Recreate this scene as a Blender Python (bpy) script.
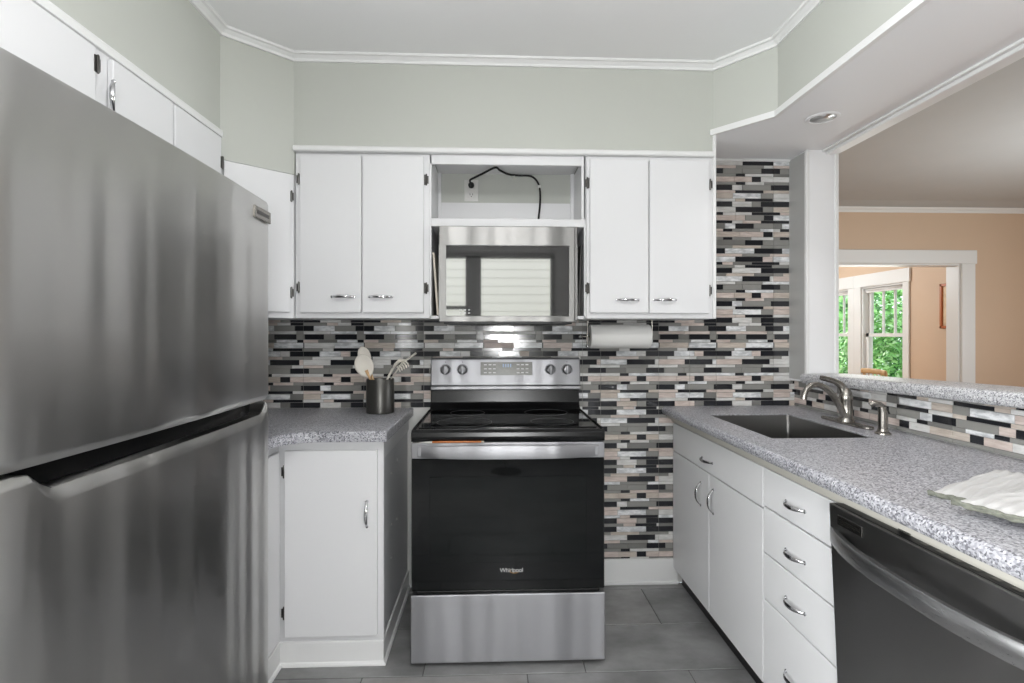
import bpy, bmesh, math, random
from mathutils import Vector, Matrix
random.seed(7)
scene = bpy.context.scene
for o in list(bpy.data.objects):
    bpy.data.objects.remove(o)
COL = scene.collection
PI = math.pi

# ------------------------------------------------------------------ camera
YAW = math.atan(19 / 525)
cam = bpy.data.cameras.new('camera')
cam_o = bpy.data.objects.new('camera', cam)
COL.objects.link(cam_o)
cam.sensor_width = 36.0
cam.lens = 525 * 36 / 1024
cam.shift_y = -7.5 / 1024
cam.clip_start = 0.02
cam_o.location = (0, -2.694, 1.29)
cam_o.rotation_euler = (PI / 2, 0, -YAW)
scene.camera = cam_o

# ------------------------------------------------------------------ exposure
vs = scene.view_settings
vs.view_transform = 'Standard'
vs.look = 'None'
vs.gamma = 1.0
vs.use_curve_mapping = False
vs.exposure = 0.5

# ------------------------------------------------------------------ sky and sun
W = bpy.data.worlds.new('world')
scene.world = W
W.use_nodes = True
bgn = W.node_tree.nodes['Background']
bgn.inputs[0].default_value = (0.86, 0.93, 1.0, 1)
bgn.inputs[1].default_value = 2.0


def lamp(name, kind, loc, energy, color=(1, 1, 1), rot=(0, 0, 0), **kw):
    d = bpy.data.lights.new(name, kind)
    d.energy = energy
    d.color = color
    for k, v in kw.items():
        setattr(d, k, v)
    o = bpy.data.objects.new(name, d)
    o.location = loc
    o.rotation_euler = rot
    COL.objects.link(o)
    return o


lamp('sun', 'SUN', (0, 0, 10), 3.5, (1, 0.96, 0.9), (math.radians(-38), math.radians(-30), 0), angle=0.02)
# daylight at the parlour windows; the dining and left-wall sources are added fill
lamp('dining_side_fill', 'AREA', (5.9, -1.2, 1.5), 34, (0.98, 0.99, 1.0), (PI / 2, 0, PI / 2), shape='RECTANGLE', size=3.0, size_y=1.5)
lamp('parlor_window_daylight', 'AREA', (5.0, 4.4, 1.3), 16, (0.97, 1.0, 0.97), (PI / 2, 0, PI / 2), shape='RECTANGLE', size=1.6, size_y=1.1)
lamp('left_side_fill', 'AREA', (-1.38, -2.58, 1.25), 46, (0.97, 0.99, 1.0), (PI / 2, 0, -PI / 2), shape='RECTANGLE', size=1.0, size_y=0.85)
# added fill lamps, all unseen: kitchen ceiling, behind the camera, dining, parlour
lamp('kitchen_fill_light', 'POINT', (0.05, -2.05, 2.34), 13, (0.98, 0.985, 1.0), shadow_soft_size=0.08)
for x, e_ in ((0.12, 58),):
    lamp('rear_fill_glow', 'POINT', (x, -3.34, 1.24), e_, (0.98, 0.99, 1.0), shadow_soft_size=0.16)
    lamp('rear_bounce_fill', 'SPOT', (x, -3.5, 1.40), 30, (0.98, 0.99, 1.0), (PI, 0, 0), spot_size=math.radians(150), spot_blend=0.5, shadow_soft_size=0.12)
lamp('dining_fill_light', 'POINT', (4.0, 0.2, 1.5), 36, (0.90, 0.96, 1.0), shadow_soft_size=0.16)
lamp('parlor_fill_light', 'POINT', (3.3, 4.6, 2.2), 62, (0.88, 0.96, 1.0), shadow_soft_size=0.16)
CAN_Y = [-0.535, -1.55, -2.6]  # the two nearer cans are added out of view for more light
for i, y in enumerate(CAN_Y):
    lamp('recessed_light_bulb', 'SPOT', (1.386, y, 2.18), 7 if i == 0 else 10, (1, 0.98, 0.97), (0, math.radians(14), 0), spot_size=math.radians(110), spot_blend=0.8, shadow_soft_size=0.03)


# ------------------------------------------------------------------ materials
def _new(name):
    m = bpy.data.materials.new(name)
    m.use_nodes = True
    nt = m.node_tree
    return m, nt, nt.nodes['Principled BSDF']


def lin(c):
    def f(v):
        v /= 255.0
        return v / 12.92 if v <= 0.04045 else ((v + 0.055) / 1.055) ** 2.4
    return (f(c[0]), f(c[1]), f(c[2]), 1)


def pm(name, rgb, rough=0.5, metal=0.0, spec=0.5, bump=0.0, bscale=60.0, var=0.0, vscale=4.0, stretch=None, coat=0.0, ior=None, emit=None):
    """paint-like principled material; rgb is sRGB 0..255"""
    m, nt, b = _new(name)
    b.inputs['Base Color'].default_value = lin(rgb)
    b.inputs['Roughness'].default_value = rough
    b.inputs['Metallic'].default_value = metal
    b.inputs['Specular IOR Level'].default_value = spec
    b.inputs['Coat Weight'].default_value = coat
    if ior:
        b.inputs['IOR'].default_value = ior
    if emit:
        b.inputs['Emission Color'].default_value = lin(rgb)
        b.inputs['Emission Strength'].default_value = emit
    tc = nt.nodes.new('ShaderNodeTexCoord')
    mp = nt.nodes.new('ShaderNodeMapping')
    nt.links.new(tc.outputs['Object'], mp.inputs[0])
    if stretch:
        mp.inputs['Scale'].default_value = stretch
    if var:
        n = nt.nodes.new('ShaderNodeTexNoise')
        n.inputs['Scale'].default_value = vscale
        n.inputs['Detail'].default_value = 4
        nt.links.new(mp.outputs[0], n.inputs['Vector'])
        mx = nt.nodes.new('ShaderNodeMix')
        mx.data_type = 'RGBA'
        c = lin(rgb)
        mx.inputs[6].default_value = tuple(v * (1 - var) for v in c[:3]) + (1,)
        mx.inputs[7].default_value = tuple(min(1, v * (1 + var)) for v in c[:3]) + (1,)
        nt.links.new(n.outputs[0], mx.inputs[0])
        nt.links.new(mx.outputs[2], b.inputs['Base Color'])
    if bump:
        n2 = nt.nodes.new('ShaderNodeTexNoise')
        n2.inputs['Scale'].default_value = bscale
        n2.inputs['Detail'].default_value = 3
        nt.links.new(mp.outputs[0], n2.inputs['Vector'])
        bp = nt.nodes.new('ShaderNodeBump')
        bp.inputs['Strength'].default_value = bump
        bp.inputs['Distance'].default_value = 0.004
        nt.links.new(n2.outputs[0], bp.inputs['Height'])
        nt.links.new(bp.outputs[0], b.inputs['Normal'])
    return m


def steel(name, rgb, rough=0.28, aniso=0.7, wave=0.0, scale=(1, 1, 200), wscale=(3, 3, 0.35), rot=0.0, var=0.012, brush=0.012):
    """brushed stainless: fine brush lines plus a gentle buckle of the sheet"""
    m, nt, b = _new(name)
    b.inputs['Metallic'].default_value = 1
    b.inputs['Anisotropic'].default_value = aniso
    b.inputs['Anisotropic Rotation'].default_value = rot
    tc = nt.nodes.new('ShaderNodeTexCoord')
    mp = nt.nodes.new('ShaderNodeMapping')
    mp.inputs['Scale'].default_value = scale
    nt.links.new(tc.outputs['Object'], mp.inputs[0])
    n = nt.nodes.new('ShaderNodeTexNoise')
    n.inputs['Scale'].default_value = 6
    n.inputs['Detail'].default_value = 3
    nt.links.new(mp.outputs[0], n.inputs['Vector'])
    c = lin(rgb)
    mx = nt.nodes.new('ShaderNodeMix')
    mx.data_type = 'RGBA'
    mx.inputs[6].default_value = tuple(v * (1 - var) for v in c[:3]) + (1,)
    mx.inputs[7].default_value = tuple(min(1, v * (1 + var)) for v in c[:3]) + (1,)
    nt.links.new(n.outputs[0], mx.inputs[0])
    nt.links.new(mx.outputs[2], b.inputs['Base Color'])
    mr = nt.nodes.new('ShaderNodeMapRange')
    mr.inputs['To Min'].default_value = rough * 0.94
    mr.inputs['To Max'].default_value = rough * 1.06
    nt.links.new(n.outputs[0], mr.inputs[0])
    nt.links.new(mr.outputs[0], b.inputs['Roughness'])
    bp = nt.nodes.new('ShaderNodeBump')
    bp.inputs['Strength'].default_value = brush
    bp.inputs['Distance'].default_value = 0.0002
    nt.links.new(n.outputs[0], bp.inputs['Height'])
    last = bp
    if wave:
        mp2 = nt.nodes.new('ShaderNodeMapping')
        mp2.inputs['Scale'].default_value = wscale
        nt.links.new(tc.outputs['Object'], mp2.inputs[0])
        n2 = nt.nodes.new('ShaderNodeTexNoise')
        n2.inputs['Scale'].default_value = 1.6
        n2.inputs['Detail'].default_value = 1.0
        nt.links.new(mp2.outputs[0], n2.inputs['Vector'])
        bp2 = nt.nodes.new('ShaderNodeBump')
        bp2.inputs['Strength'].default_value = 1.0
        bp2.inputs['Distance'].default_value = wave
        nt.links.new(n2.outputs[0], bp2.inputs['Height'])
        nt.links.new(bp.outputs[0], bp2.inputs['Normal'])
        last = bp2
    nt.links.new(last.outputs[0], b.inputs['Normal'])
    return m


def speckle(name, cols, scale=300.0, rough=0.35):
    """granite-look laminate: cells of several greys"""
    m, nt, b = _new(name)
    tc = nt.nodes.new('ShaderNodeTexCoord')
    v = nt.nodes.new('ShaderNodeTexVoronoi')
    v.inputs['Scale'].default_value = scale
    nt.links.new(tc.outputs['Object'], v.inputs['Vector'])
    sx = nt.nodes.new('ShaderNodeSeparateColor')
    nt.links.new(v.outputs['Color'], sx.inputs[0])
    cr = nt.nodes.new('ShaderNodeValToRGB')
    cr.color_ramp.interpolation = 'CONSTANT'
    els = cr.color_ramp.elements
    els[0].position = 0
    els[0].color = lin(cols[0][1])
    els[1].position = cols[1][0]
    els[1].color = lin(cols[1][1])
    for p, c in cols[2:]:
        e = els.new(p)
        e.color = lin(c)
    nt.links.new(sx.outputs[0], cr.inputs[0])
    nt.links.new(cr.outputs[0], b.inputs['Base Color'])
    b.inputs['Roughness'].default_value = rough
    return m


def stone(name, c1, c2, scale, stretch, rough, contrast=(0.35, 0.65), spec=0.5):
    m, nt, b = _new(name)
    tc = nt.nodes.new('ShaderNodeTexCoord')
    mp = nt.nodes.new('ShaderNodeMapping')
    mp.inputs['Scale'].default_value = stretch
    nt.links.new(tc.outputs['Object'], mp.inputs[0])
    n = nt.nodes.new('ShaderNodeTexNoise')
    n.inputs['Scale'].default_value = scale
    n.inputs['Detail'].default_value = 6
    n.inputs['Roughness'].default_value = 0.6
    nt.links.new(mp.outputs[0], n.inputs['Vector'])
    cr = nt.nodes.new('ShaderNodeValToRGB')
    cr.color_ramp.elements[0].position = contrast[0]
    cr.color_ramp.elements[0].color = lin(c1)
    cr.color_ramp.elements[1].position = contrast[1]
    cr.color_ramp.elements[1].color = lin(c2)
    nt.links.new(n.outputs[0], cr.inputs[0])
    nt.links.new(cr.outputs[0], b.inputs['Base Color'])
    b.inputs['Roughness'].default_value = rough
    b.inputs['Specular IOR Level'].default_value = spec
    return m


M = {}
M['cab'] = pm('cabinet_white', (224, 224, 225), 0.42, bump=0.04, bscale=120)
M['trim'] = pm('trim_white', (228, 228, 227), 0.35)
M['sage'] = pm('sage_paint', (190, 192, 185), 0.6, bump=0.05, bscale=90, var=0.015)
M['darkwall'] = pm('darkened_wall', (70, 69, 68), 0.6)  # wall behind the camera darkened so its reflection in the microwave stays dim
M['ceil'] = pm('ceiling_paint', (238, 238, 238), 0.8, bump=0.08, bscale=50, var=0.015)
M['plaster'] = pm('textured_plaster', (184, 185, 184), 0.85, bump=0.5, bscale=14, var=0.03)
M['beamwhite'] = pm('beam_white', (236, 236, 237), 0.5)
M['wallwhite'] = pm('wall_white', (218, 217, 214), 0.6)
M['panelgrey'] = pm('grey_panel', (172, 172, 170), 0.35, var=0.04, vscale=8, stretch=(1, 1, 30))
M['panelshade'] = pm('shaded_panel', (205, 206, 208), 0.35)  # cabinet end panel greyed: its shade is put into the colour
M['darkframe'] = pm('dark_window_frame', (46, 45, 44), 0.5)
M['edgestrip'] = pm('bare_edge_strip', (186, 183, 174), 0.6)
M['peach'] = pm('peach_paint', (204, 178, 153), 0.6, var=0.02)
M['casing'] = pm('casing_white', (222, 222, 220), 0.4)
M['steel'] = steel('range_stainless', (160, 160, 163), 0.48, 0.7, wave=0.016, scale=(0.6, 60, 220), wscale=(4.5, 1, 0.25), rot=0.25, brush=0, var=0)
M['mwsteel'] = steel('microwave_stainless', (142, 141, 139), 0.44, 0.7, wave=0.016, scale=(0.6, 60, 220), wscale=(4.5, 1, 0.25), rot=0.25, brush=0, var=0.0)
M['fridge'] = steel('fridge_stainless', (196, 195, 193), 0.30, 0.8, wave=0.018, scale=(60, 0.6, 260), wscale=(1, 4.2, 0.16), rot=0.25, brush=0, var=0.0)
M['dwsteel'] = steel('dishwasher_stainless', (165, 164, 163), 0.30, 0.7, wave=0.006, scale=(200, 200, 1.2), wscale=(1, 4, 0.5), rot=0.25, brush=0, var=0)
M['dwbar'] = steel('dishwasher_bar_stainless', (186, 186, 187), 0.28, 0.4, scale=(60, 0.6, 200), brush=0, var=0)
M['sinksteel'] = steel('sink_stainless', (150, 149, 147), 0.34, 0.3, scale=(40, 40, 40))
M['nickel'] = pm('brushed_nickel', (158, 154, 148), 0.25, 1.0)
M['chrome'] = pm('chrome', (205, 205, 207), 0.12, 1.0)
M['hinge'] = pm('hinge_metal', (92, 90, 88), 0.3, 1.0)
M['blackglass'] = pm('black_glass', (9, 10, 11), 0.04, 0, 0.5, coat=0.3)
M['ovenglass'] = pm('oven_door_glass', (10, 12, 13), 0.05, 0, 0.35)
M['ovenwin'] = pm('oven_window_glass', (8, 12, 12), 0.06, 0, 0.35)
M['mirrorglass'] = pm('microwave_door_glass', (16, 16, 17), 0.03, 0, 1.0, ior=2.6)
M['blackenamel'] = pm('black_enamel', (12, 12, 13), 0.24, 0, 0.35)
M['blackplastic'] = pm('black_plastic', (22, 22, 23), 0.4)
M['darkbody'] = pm('appliance_body_grey', (70, 70, 72), 0.45)
M['display'] = pm('display_panel', (120, 120, 114), 0.25, var=0.25, vscale=60, stretch=(1, 1, 1.6))
M['displaylit'] = pm('display_digits', (150, 168, 190), 0.4, emit=0.15)
M['gold'] = pm('gold_swoosh', (196, 150, 80), 0.3, 0.6)
M['lettering'] = pm('silver_lettering', (205, 205, 205), 0.35)
M['counter'] = speckle('speckled_counter', [(0, (112, 112, 118)), (0.22, (150, 150, 156)), (0.48, (174, 174, 179)), (0.82, (196, 196, 200)), (0.93, (84, 84, 90))], 250)
M['ledge'] = speckle('speckled_ledge', [(0, (118, 118, 122)), (0.15, (166, 166, 170)), (0.4, (198, 198, 200)), (0.85, (222, 222, 222)), (0.95, (92, 92, 96))], 300)
M['grout'] = pm('grout', (150, 148, 144), 0.9)
M['tile_black'] = pm('tile_black_glass', (36, 37, 41), 0.12, coat=0.2)
M['tile_grey'] = pm('tile_grey_glass', (142, 141, 137), 0.14, var=0.06, vscale=20)
M['tile_grey_dark'] = pm('tile_dark_grey_glass', (122, 121, 118), 0.14, var=0.06, vscale=20)
M['tile_pink'] = stone('tile_rose_stone', (186, 170, 162), (216, 204, 197), 8, (2, 2, 14), 0.45)
M['tile_tan'] = stone('tile_tan_stone', (176, 163, 152), (206, 196, 186), 8, (2, 2, 14), 0.45)
M['tile_white'] = stone('tile_white_stone', (192, 191, 188), (222, 221, 219), 7, (2, 2, 10), 0.4)
M['tile_pearl'] = stone('tile_pearl_shell', (190, 192, 194), (244, 245, 246), 16, (1, 1, 2.6), 0.12, (0.4, 0.6), spec=0.8)
M['slate'] = stone('floor_slate', (108, 108, 108), (140, 140, 140), 4.2, (1, 1.5, 1), 0.42)
M['slate_b'] = stone('floor_slate_pale', (118, 117, 116), (148, 147, 146), 4.2, (1, 1.5, 1), 0.42)
M['slate_grout'] = pm('floor_grout', (84, 83, 82), 0.9)
M['woodfloor'] = stone('oak_floor', (120, 84, 52), (158, 116, 76), 5, (1, 12, 1), 0.4)
M['crock'] = pm('crock_gunmetal', (84, 83, 80), 0.34, 0.75)
M['whiteplastic'] = pm('white_plastic', (214, 213, 209), 0.35)
M['utensilgrey'] = pm('pale_utensil', (222, 216, 206), 0.4)
M['palewood'] = stone('pale_wood', (190, 150, 104), (216, 182, 138), 8, (6, 1, 1), 0.5)
M['orangewood'] = stone('orange_wood', (168, 94, 44), (202, 128, 70), 8, (1, 1, 6), 0.4)
M['paper'] = pm('paper_towel', (226, 225, 222), 0.9, bump=0.2, bscale=160)
M['rubber'] = pm('black_rubber', (18, 18, 18), 0.6)
M['towel'] = pm('towel_white', (196, 195, 194), 0.95, bump=0.4, bscale=400)
M['towelgreen'] = pm('towel_grey_green', (112, 114, 104), 0.95, bump=0.5, bscale=260, var=0.35, vscale=120)
M['board'] = pm('pale_board', (206, 198, 184), 0.6)
M['darkboard'] = pm('dark_tray', (70, 68, 66), 0.5)
M['canreflector'] = pm('can_reflector', (200, 200, 200), 0.35, 1.0)
M['bulb'] = pm('lit_bulb', (255, 246, 230), 0.5, emit=2.2)
M['diffuser'] = pm('lamp_diffuser', (255, 248, 236), 0.5, emit=1.5)
M['picture'] = stone('picture_print', (206, 176, 140), (226, 202, 168), 12, (1, 1, 1), 0.5)
M['pictureframe'] = pm('picture_frame_orange', (176, 96, 44), 0.4)
M['siding'] = pm('white_siding', (216, 214, 206), 0.7, var=0.03)
M['shade'] = pm('roller_shade', (206, 203, 200), 0.8)
M['grass'] = stone('lawn', (58, 92, 40), (98, 136, 62), 6, (1, 1, 1), 0.9)
M['bark'] = stone('bark', (70, 56, 44), (100, 82, 64), 10, (4, 4, 1), 0.9)
for nm, c in (('leaf_a', (110, 172, 92)), ('leaf_b', (150, 205, 126)), ('leaf_c', (70, 124, 66)), ('leaf_d', (178, 216, 166))):
    M[nm] = pm(nm, c, 0.5)
m, nt, b = _new('window_glass')
b.inputs['Base Color'].default_value = (1, 1, 1, 1)
b.inputs['Roughness'].default_value = 0.0
b.inputs['Transmission Weight'].default_value = 1.0
b.inputs['IOR'].default_value = 1.02
M['glass'] = m


# ------------------------------------------------------------------ mesh helpers
ROOT = {}


def worldloc(o):
    v = Vector((0, 0, 0))
    while o is not None:
        v += o.location
        o = o.parent
    return v


def link(name, bm, mats, parent=None, smooth=False, auto=None, label=None):
    """bm is in WORLD coordinates; the object is linked at its parent's place"""
    me = bpy.data.meshes.new(name)
    if parent is not None:
        off = worldloc(parent)
        bmesh.ops.translate(bm, verts=bm.verts, vec=-off)
    bmesh.ops.recalc_face_normals(bm, faces=bm.faces)
    if smooth:
        for f in bm.faces:
            f.smooth = True
    bm.to_mesh(me)
    bm.free()
    if not isinstance(mats, (list, tuple)):
        mats = [mats]
    for mm in mats:
        me.materials.append(M[mm] if isinstance(mm, str) else mm)
    o = bpy.data.objects.new(name, me)
    COL.objects.link(o)
    o.parent = parent
    if smooth and auto is not None:
        me.set_sharp_from_angle(angle=math.radians(auto))
    if label:
        o['label'] = label
    return o


def struct(name, bm, mats, **k):
    o = link(name, bm, mats, **k)
    if o.parent is None:
        o['kind'] = 'structure'
    return o


def thing(name, label, cat, loc, group=None):
    o = bpy.data.objects.new(name, None)
    o.empty_display_size = 0.1
    o.location = loc
    COL.objects.link(o)
    o['label'] = label
    o['category'] = cat
    if group:
        o['group'] = group
    return o


def tag(o, label, cat, group=None):
    o['label'] = label
    o['category'] = cat
    if group:
        o['group'] = group
    return o


def recenter(o, loc):
    """move the origin of a single-mesh thing to loc"""
    loc = Vector(loc)
    o.data.transform(Matrix.Translation(-loc))
    o.location = loc
    return o


def B():
    return bmesh.new()


def box(bm, x0, x1, y0, y1, z0, z1, bev=0.0, seg=1, mi=0):
    t = bmesh.new()
    bmesh.ops.create_cube(t, size=1)
    sx, sy, sz = abs(x1 - x0), abs(y1 - y0), abs(z1 - z0)
    for v in t.verts:
        v.co = Vector(((x0 + x1) / 2 + v.co.x * sx, (y0 + y1) / 2 + v.co.y * sy, (z0 + z1) / 2 + v.co.z * sz))
    if bev:
        bev = min(bev, 0.45 * min(sx, sy, sz))
        bmesh.ops.bevel(t, geom=list(t.edges), offset=bev, segments=seg, affect='EDGES', profile=0.5)
    merge(bm, t, mi)


def merge(bm, t, mi=0, mat=None):
    vm = {}
    for v in t.verts:
        vm[v] = bm.verts.new(mat @ v.co if mat else v.co)
    for f in t.faces:
        try:
            nf = bm.faces.new([vm[v] for v in f.verts])
            nf.material_index = mi if mi else f.material_index
            nf.smooth = f.smooth
        except ValueError:
            pass
    t.free()


def prism(bm, poly, z0, z1, axis='z', bev=0.0, seg=2, mi=0, which='all'):
    """extrude a polygon: axis z -> poly in (x,y); axis y -> poly in (x,z); axis x -> poly in (y,z)"""
    t = bmesh.new()

    def P(a, b, c):
        if axis == 'z':
            return (a, b, c)
        if axis == 'y':
            return (a, c, b)
        return (c, a, b)
    lo = [t.verts.new(P(a, b, z0)) for a, b in poly]
    hi = [t.verts.new(P(a, b, z1)) for a, b in poly]
    n = len(poly)
    t.faces.new(lo[::-1])
    ft = t.faces.new(hi)
    for i in range(n):
        t.faces.new([lo[i], lo[(i + 1) % n], hi[(i + 1) % n], hi[i]])
    bmesh.ops.recalc_face_normals(t, faces=t.faces)
    if bev:
        ed = list(t.edges) if which == 'all' else list(ft.edges)
        bmesh.ops.bevel(t, geom=ed, offset=bev, segments=seg, affect='EDGES', profile=0.5)
    merge(bm, t, mi)


def ring_frame(d):
    d = d.normalized()
    a = Vector((0, 0, 1)) if abs(d.z) < 0.9 else Vector((1, 0, 0))
    u = d.cross(a).normalized()
    return u, d.cross(u).normalized()


def tube(bm, pts, r, n=10, closed=False, caps=True, flat=1.0, mi=0, up=None):
    """swept round tube; r is a number or a list; flat squashes the section along the second axis"""
    pts = [Vector(p) for p in pts]
    rs = r if isinstance(r, (list, tuple)) else [r] * len(pts)
    rings = []
    k = len(pts)
    u = None
    for i, p in enumerate(pts):
        if closed:
            d = pts[(i + 1) % k] - pts[i - 1]
        else:
            d = pts[min(i + 1, k - 1)] - pts[max(i - 1, 0)]
        d.normalize()
        if up is not None:
            u = d.cross(Vector(up)).normalized()
        elif u is None:
            u, _ = ring_frame(d)
        else:
            u = (u - d * u.dot(d)).normalized()
        w = d.cross(u).normalized()
        rings.append([bm.verts.new(p + u * math.cos(2 * PI * j / n) * rs[i] + w * math.sin(2 * PI * j / n) * rs[i] * flat) for j in range(n)])
    m = k if closed else k - 1
    for i in range(m):
        a, b2 = rings[i], rings[(i + 1) % k]
        for j in range(n):
            f = bm.faces.new([a[j], a[(j + 1) % n], b2[(j + 1) % n], b2[j]])
            f.smooth = True
            f.material_index = mi
    if caps and not closed:
        for rg in (rings[0][::-1], rings[-1]):
            f = bm.faces.new(rg)
            f.material_index = mi


def lathe(bm, prof, origin, axis=(0, 0, 1), n=24, mi=0, smooth=True):
    """prof: list of (radius, height along axis)"""
    origin = Vector(origin)
    ax = Vector(axis).normalized()
    u, w = ring_frame(ax)
    rings = []
    for r, h in prof:
        c = origin + ax * h
        if r < 1e-6:
            rings.append([bm.verts.new(c)])
        else:
            rings.append([bm.verts.new(c + (u * math.cos(2 * PI * j / n) + w * math.sin(2 * PI * j / n)) * r) for j in range(n)])
    for a, b2 in zip(rings, rings[1:]):
        for j in range(n):
            q = [a[j % len(a)], a[(j + 1) % len(a)], b2[(j + 1) % len(b2)], b2[j % len(b2)]]
            q2 = []
            for v in q:
                if v not in q2:
                    q2.append(v)
            if len(q2) > 2:
                try:
                    f = bm.faces.new(q2)
                    f.smooth = smooth
                    f.material_index = mi
                except ValueError:
                    pass
    for rg in (rings[0], rings[-1]):
        if len(rg) > 2:
            f = bm.faces.new(rg)
            f.material_index = mi


def ball(bm, c, r, sc=(1, 1, 1), n=14, mat=None):
    t = bmesh.new()
    bmesh.ops.create_uvsphere(t, u_segments=n, v_segments=max(6, n // 2 + 2), radius=r)
    for v in t.verts:
        v.co = Vector((v.co.x * sc[0], v.co.y * sc[1], v.co.z * sc[2]))
    for f in t.faces:
        f.smooth = True
    mm = Matrix.Translation(Vector(c))
    if mat is not None:
        mm = mm @ mat
    merge(bm, t, 0, mm)


def sweep(bm, path, prof, mi=0, flip=1):
    """mitred moulding: path of (x,y); prof of (offset to the right-hand side * flip, z)"""
    P = [Vector((p[0], p[1])) for p in path]
    n = len(P)
    cols = []
    for i in range(n):
        if i == 0:
            d1 = d2 = (P[1] - P[0]).normalized()
        elif i == n - 1:
            d1 = d2 = (P[-1] - P[-2]).normalized()
        else:
            d1 = (P[i] - P[i - 1]).normalized()
            d2 = (P[i + 1] - P[i]).normalized()
        n1 = Vector((d1.y, -d1.x)) * flip
        n2 = Vector((d2.y, -d2.x)) * flip
        mt = (n1 + n2).normalized()
        mt = mt / max(0.2, mt.dot(n1))
        cols.append([bm.verts.new((P[i].x + mt.x * o, P[i].y + mt.y * o, z)) for o, z in prof])
    m = len(prof)
    for a, b2 in zip(cols, cols[1:]):
        for j in range(m):
            f = bm.faces.new([a[j], a[(j + 1) % m], b2[(j + 1) % m], b2[j]])
            f.material_index = mi
    bm.faces.new(cols[0])
    bm.faces.new(cols[-1][::-1])


def arc(c, r, a0, a1, n):
    return [(c[0] + r * math.cos(a0 + (a1 - a0) * i / n), c[1] + r * math.sin(a0 + (a1 - a0) * i / n)) for i in range(n + 1)]


# ------------------------------------------------------------------ room shell
WX0, WY0 = -1.42, -4.2            # left wall face, wall behind the camera
bm = B(); box(bm, WX0 - 0.12, 1.72, 0.0, 0.12, 0, 2.7); struct('wall_back', bm, 'wallwhite')
bm = B()
box(bm, WX0 - 0.12, WX0, WY0, -3.12, 0, 2.7); box(bm, WX0 - 0.12, WX0, -2.05, 0.0, 0, 2.7)
box(bm, WX0 - 0.12, WX0, -3.12, -2.05, 0, 0.8); box(bm, WX0 - 0.12, WX0, -3.12, -2.05, 1.7, 2.7)
struct('wall_left', bm, 'sage')
bm = B()
for yy in (-3.12, -2.6, -2.09):
    box(bm, WX0 - 0.07, WX0 + 0.012, yy, yy + 0.04, 0.8, 1.7)
for zz in (0.8, 1.23, 1.66):
    box(bm, WX0 - 0.07, WX0 + 0.012, -3.12, -2.05, zz, zz + 0.04)
struct('window_5', bm, 'cab')  # added window, unseen, that goes with the fill light from the left
# wall behind the camera with a wide window opening
bm = B()
box(bm, WX0, -0.62, WY0 - 0.12, WY0, 0, 2.7); box(bm, 0.72, 6.1, WY0 - 0.12, WY0, 0, 2.7)
box(bm, -0.62, 0.72, WY0 - 0.12, WY0, 0, 0.95); box(bm, -0.62, 0.72, WY0 - 0.12, WY0, 2.2, 2.7)
struct('wall_front', bm, 'darkwall')
bm = B()
for x0, x1 in ((-0.62, -0.58), (-0.32, -0.14), (0.68, 0.72)):
    box(bm, x0, x1, WY0 - 0.08, WY0 + 0.01, 0.95, 2.2)
box(bm, -0.62, 0.72, WY0 - 0.08, WY0 + 0.01, 0.92, 0.98); box(bm, -0.62, 0.72, WY0 - 0.08, WY0 + 0.01, 2.18, 2.24)
box(bm, -0.58, -0.32, WY0 - 0.06, WY0 - 0.03, 1.58, 1.62)
struct('window_3', bm, 'darkframe')
# dining room shell
bm = B(); box(bm, 6.0, 6.12, WY0, -2.75, 0, 2.7); box(bm, 6.0, 6.12, 0.35, 2.45, 0, 2.7)
box(bm, 6.0, 6.12, -2.75, 0.35, 0, 0.75); box(bm, 6.0, 6.12, -2.75, 0.35, 2.25, 2.7)
struct('wall_right', bm, 'peach')
bm = B()
for y in (-2.75, -1.75, -0.68, 0.30):
    box(bm, 5.98, 6.06, y, y + 0.06, 0.75, 2.25)
for z in (0.73, 1.48, 2.2):
    box(bm, 5.98, 6.06, -2.75, 0.35, z, z + 0.06)
struct('window_4', bm, 'casing')  # invented window, unseen, that goes with the dining fill light
# far peach wall with the cased opening
OX0, OX1, OZ, FY = 3.0, 4.72, 1.998, 2.45
bm = B()
box(bm, 1.72, OX0, FY, FY + 0.14, 0, 2.7); box(bm, OX1, 6.0, FY, FY + 0.14, 0, 2.7); box(bm, OX0, OX1, FY, FY + 0.14, OZ, 2.7)
struct('wall_dining', bm, 'peach')
bm = B(); box(bm, 1.60, 1.72, 0.12, FY, 0, 2.7); struct('wall_dining_left', bm, 'peach')
bm = B()
for yy, s in ((FY, -1), (FY + 0.14, 1)):
    a, b2 = sorted((yy, yy + s * 0.022))
    box(bm, OX1, OX1 + 0.145, a, b2, 0, OZ, 0.003)
    box(bm, OX0 - 0.145, OX0, a, b2, 0, OZ, 0.003)
    box(bm, OX0 - 0.16, OX1 + 0.16, a - 0.004 * (s < 0), b2 + 0.004 * (s > 0), OZ, OZ + 0.137, 0.004)
    box(bm, OX1 + 0.002, OX1 + 0.02, a - 0.004 * (s < 0), b2 + 0.004 * (s > 0), 0, OZ, 0.003)
box(bm, OX1 - 0.015, OX1, FY, FY + 0.14, 0, OZ - 0.015); box(bm, OX0, OX0 + 0.015, FY, FY + 0.14, 0, OZ - 0.015)
box(bm, OX0, OX1, FY, FY + 0.14, OZ - 0.015, OZ)
struct('trim_1', bm, 'casing')
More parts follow.
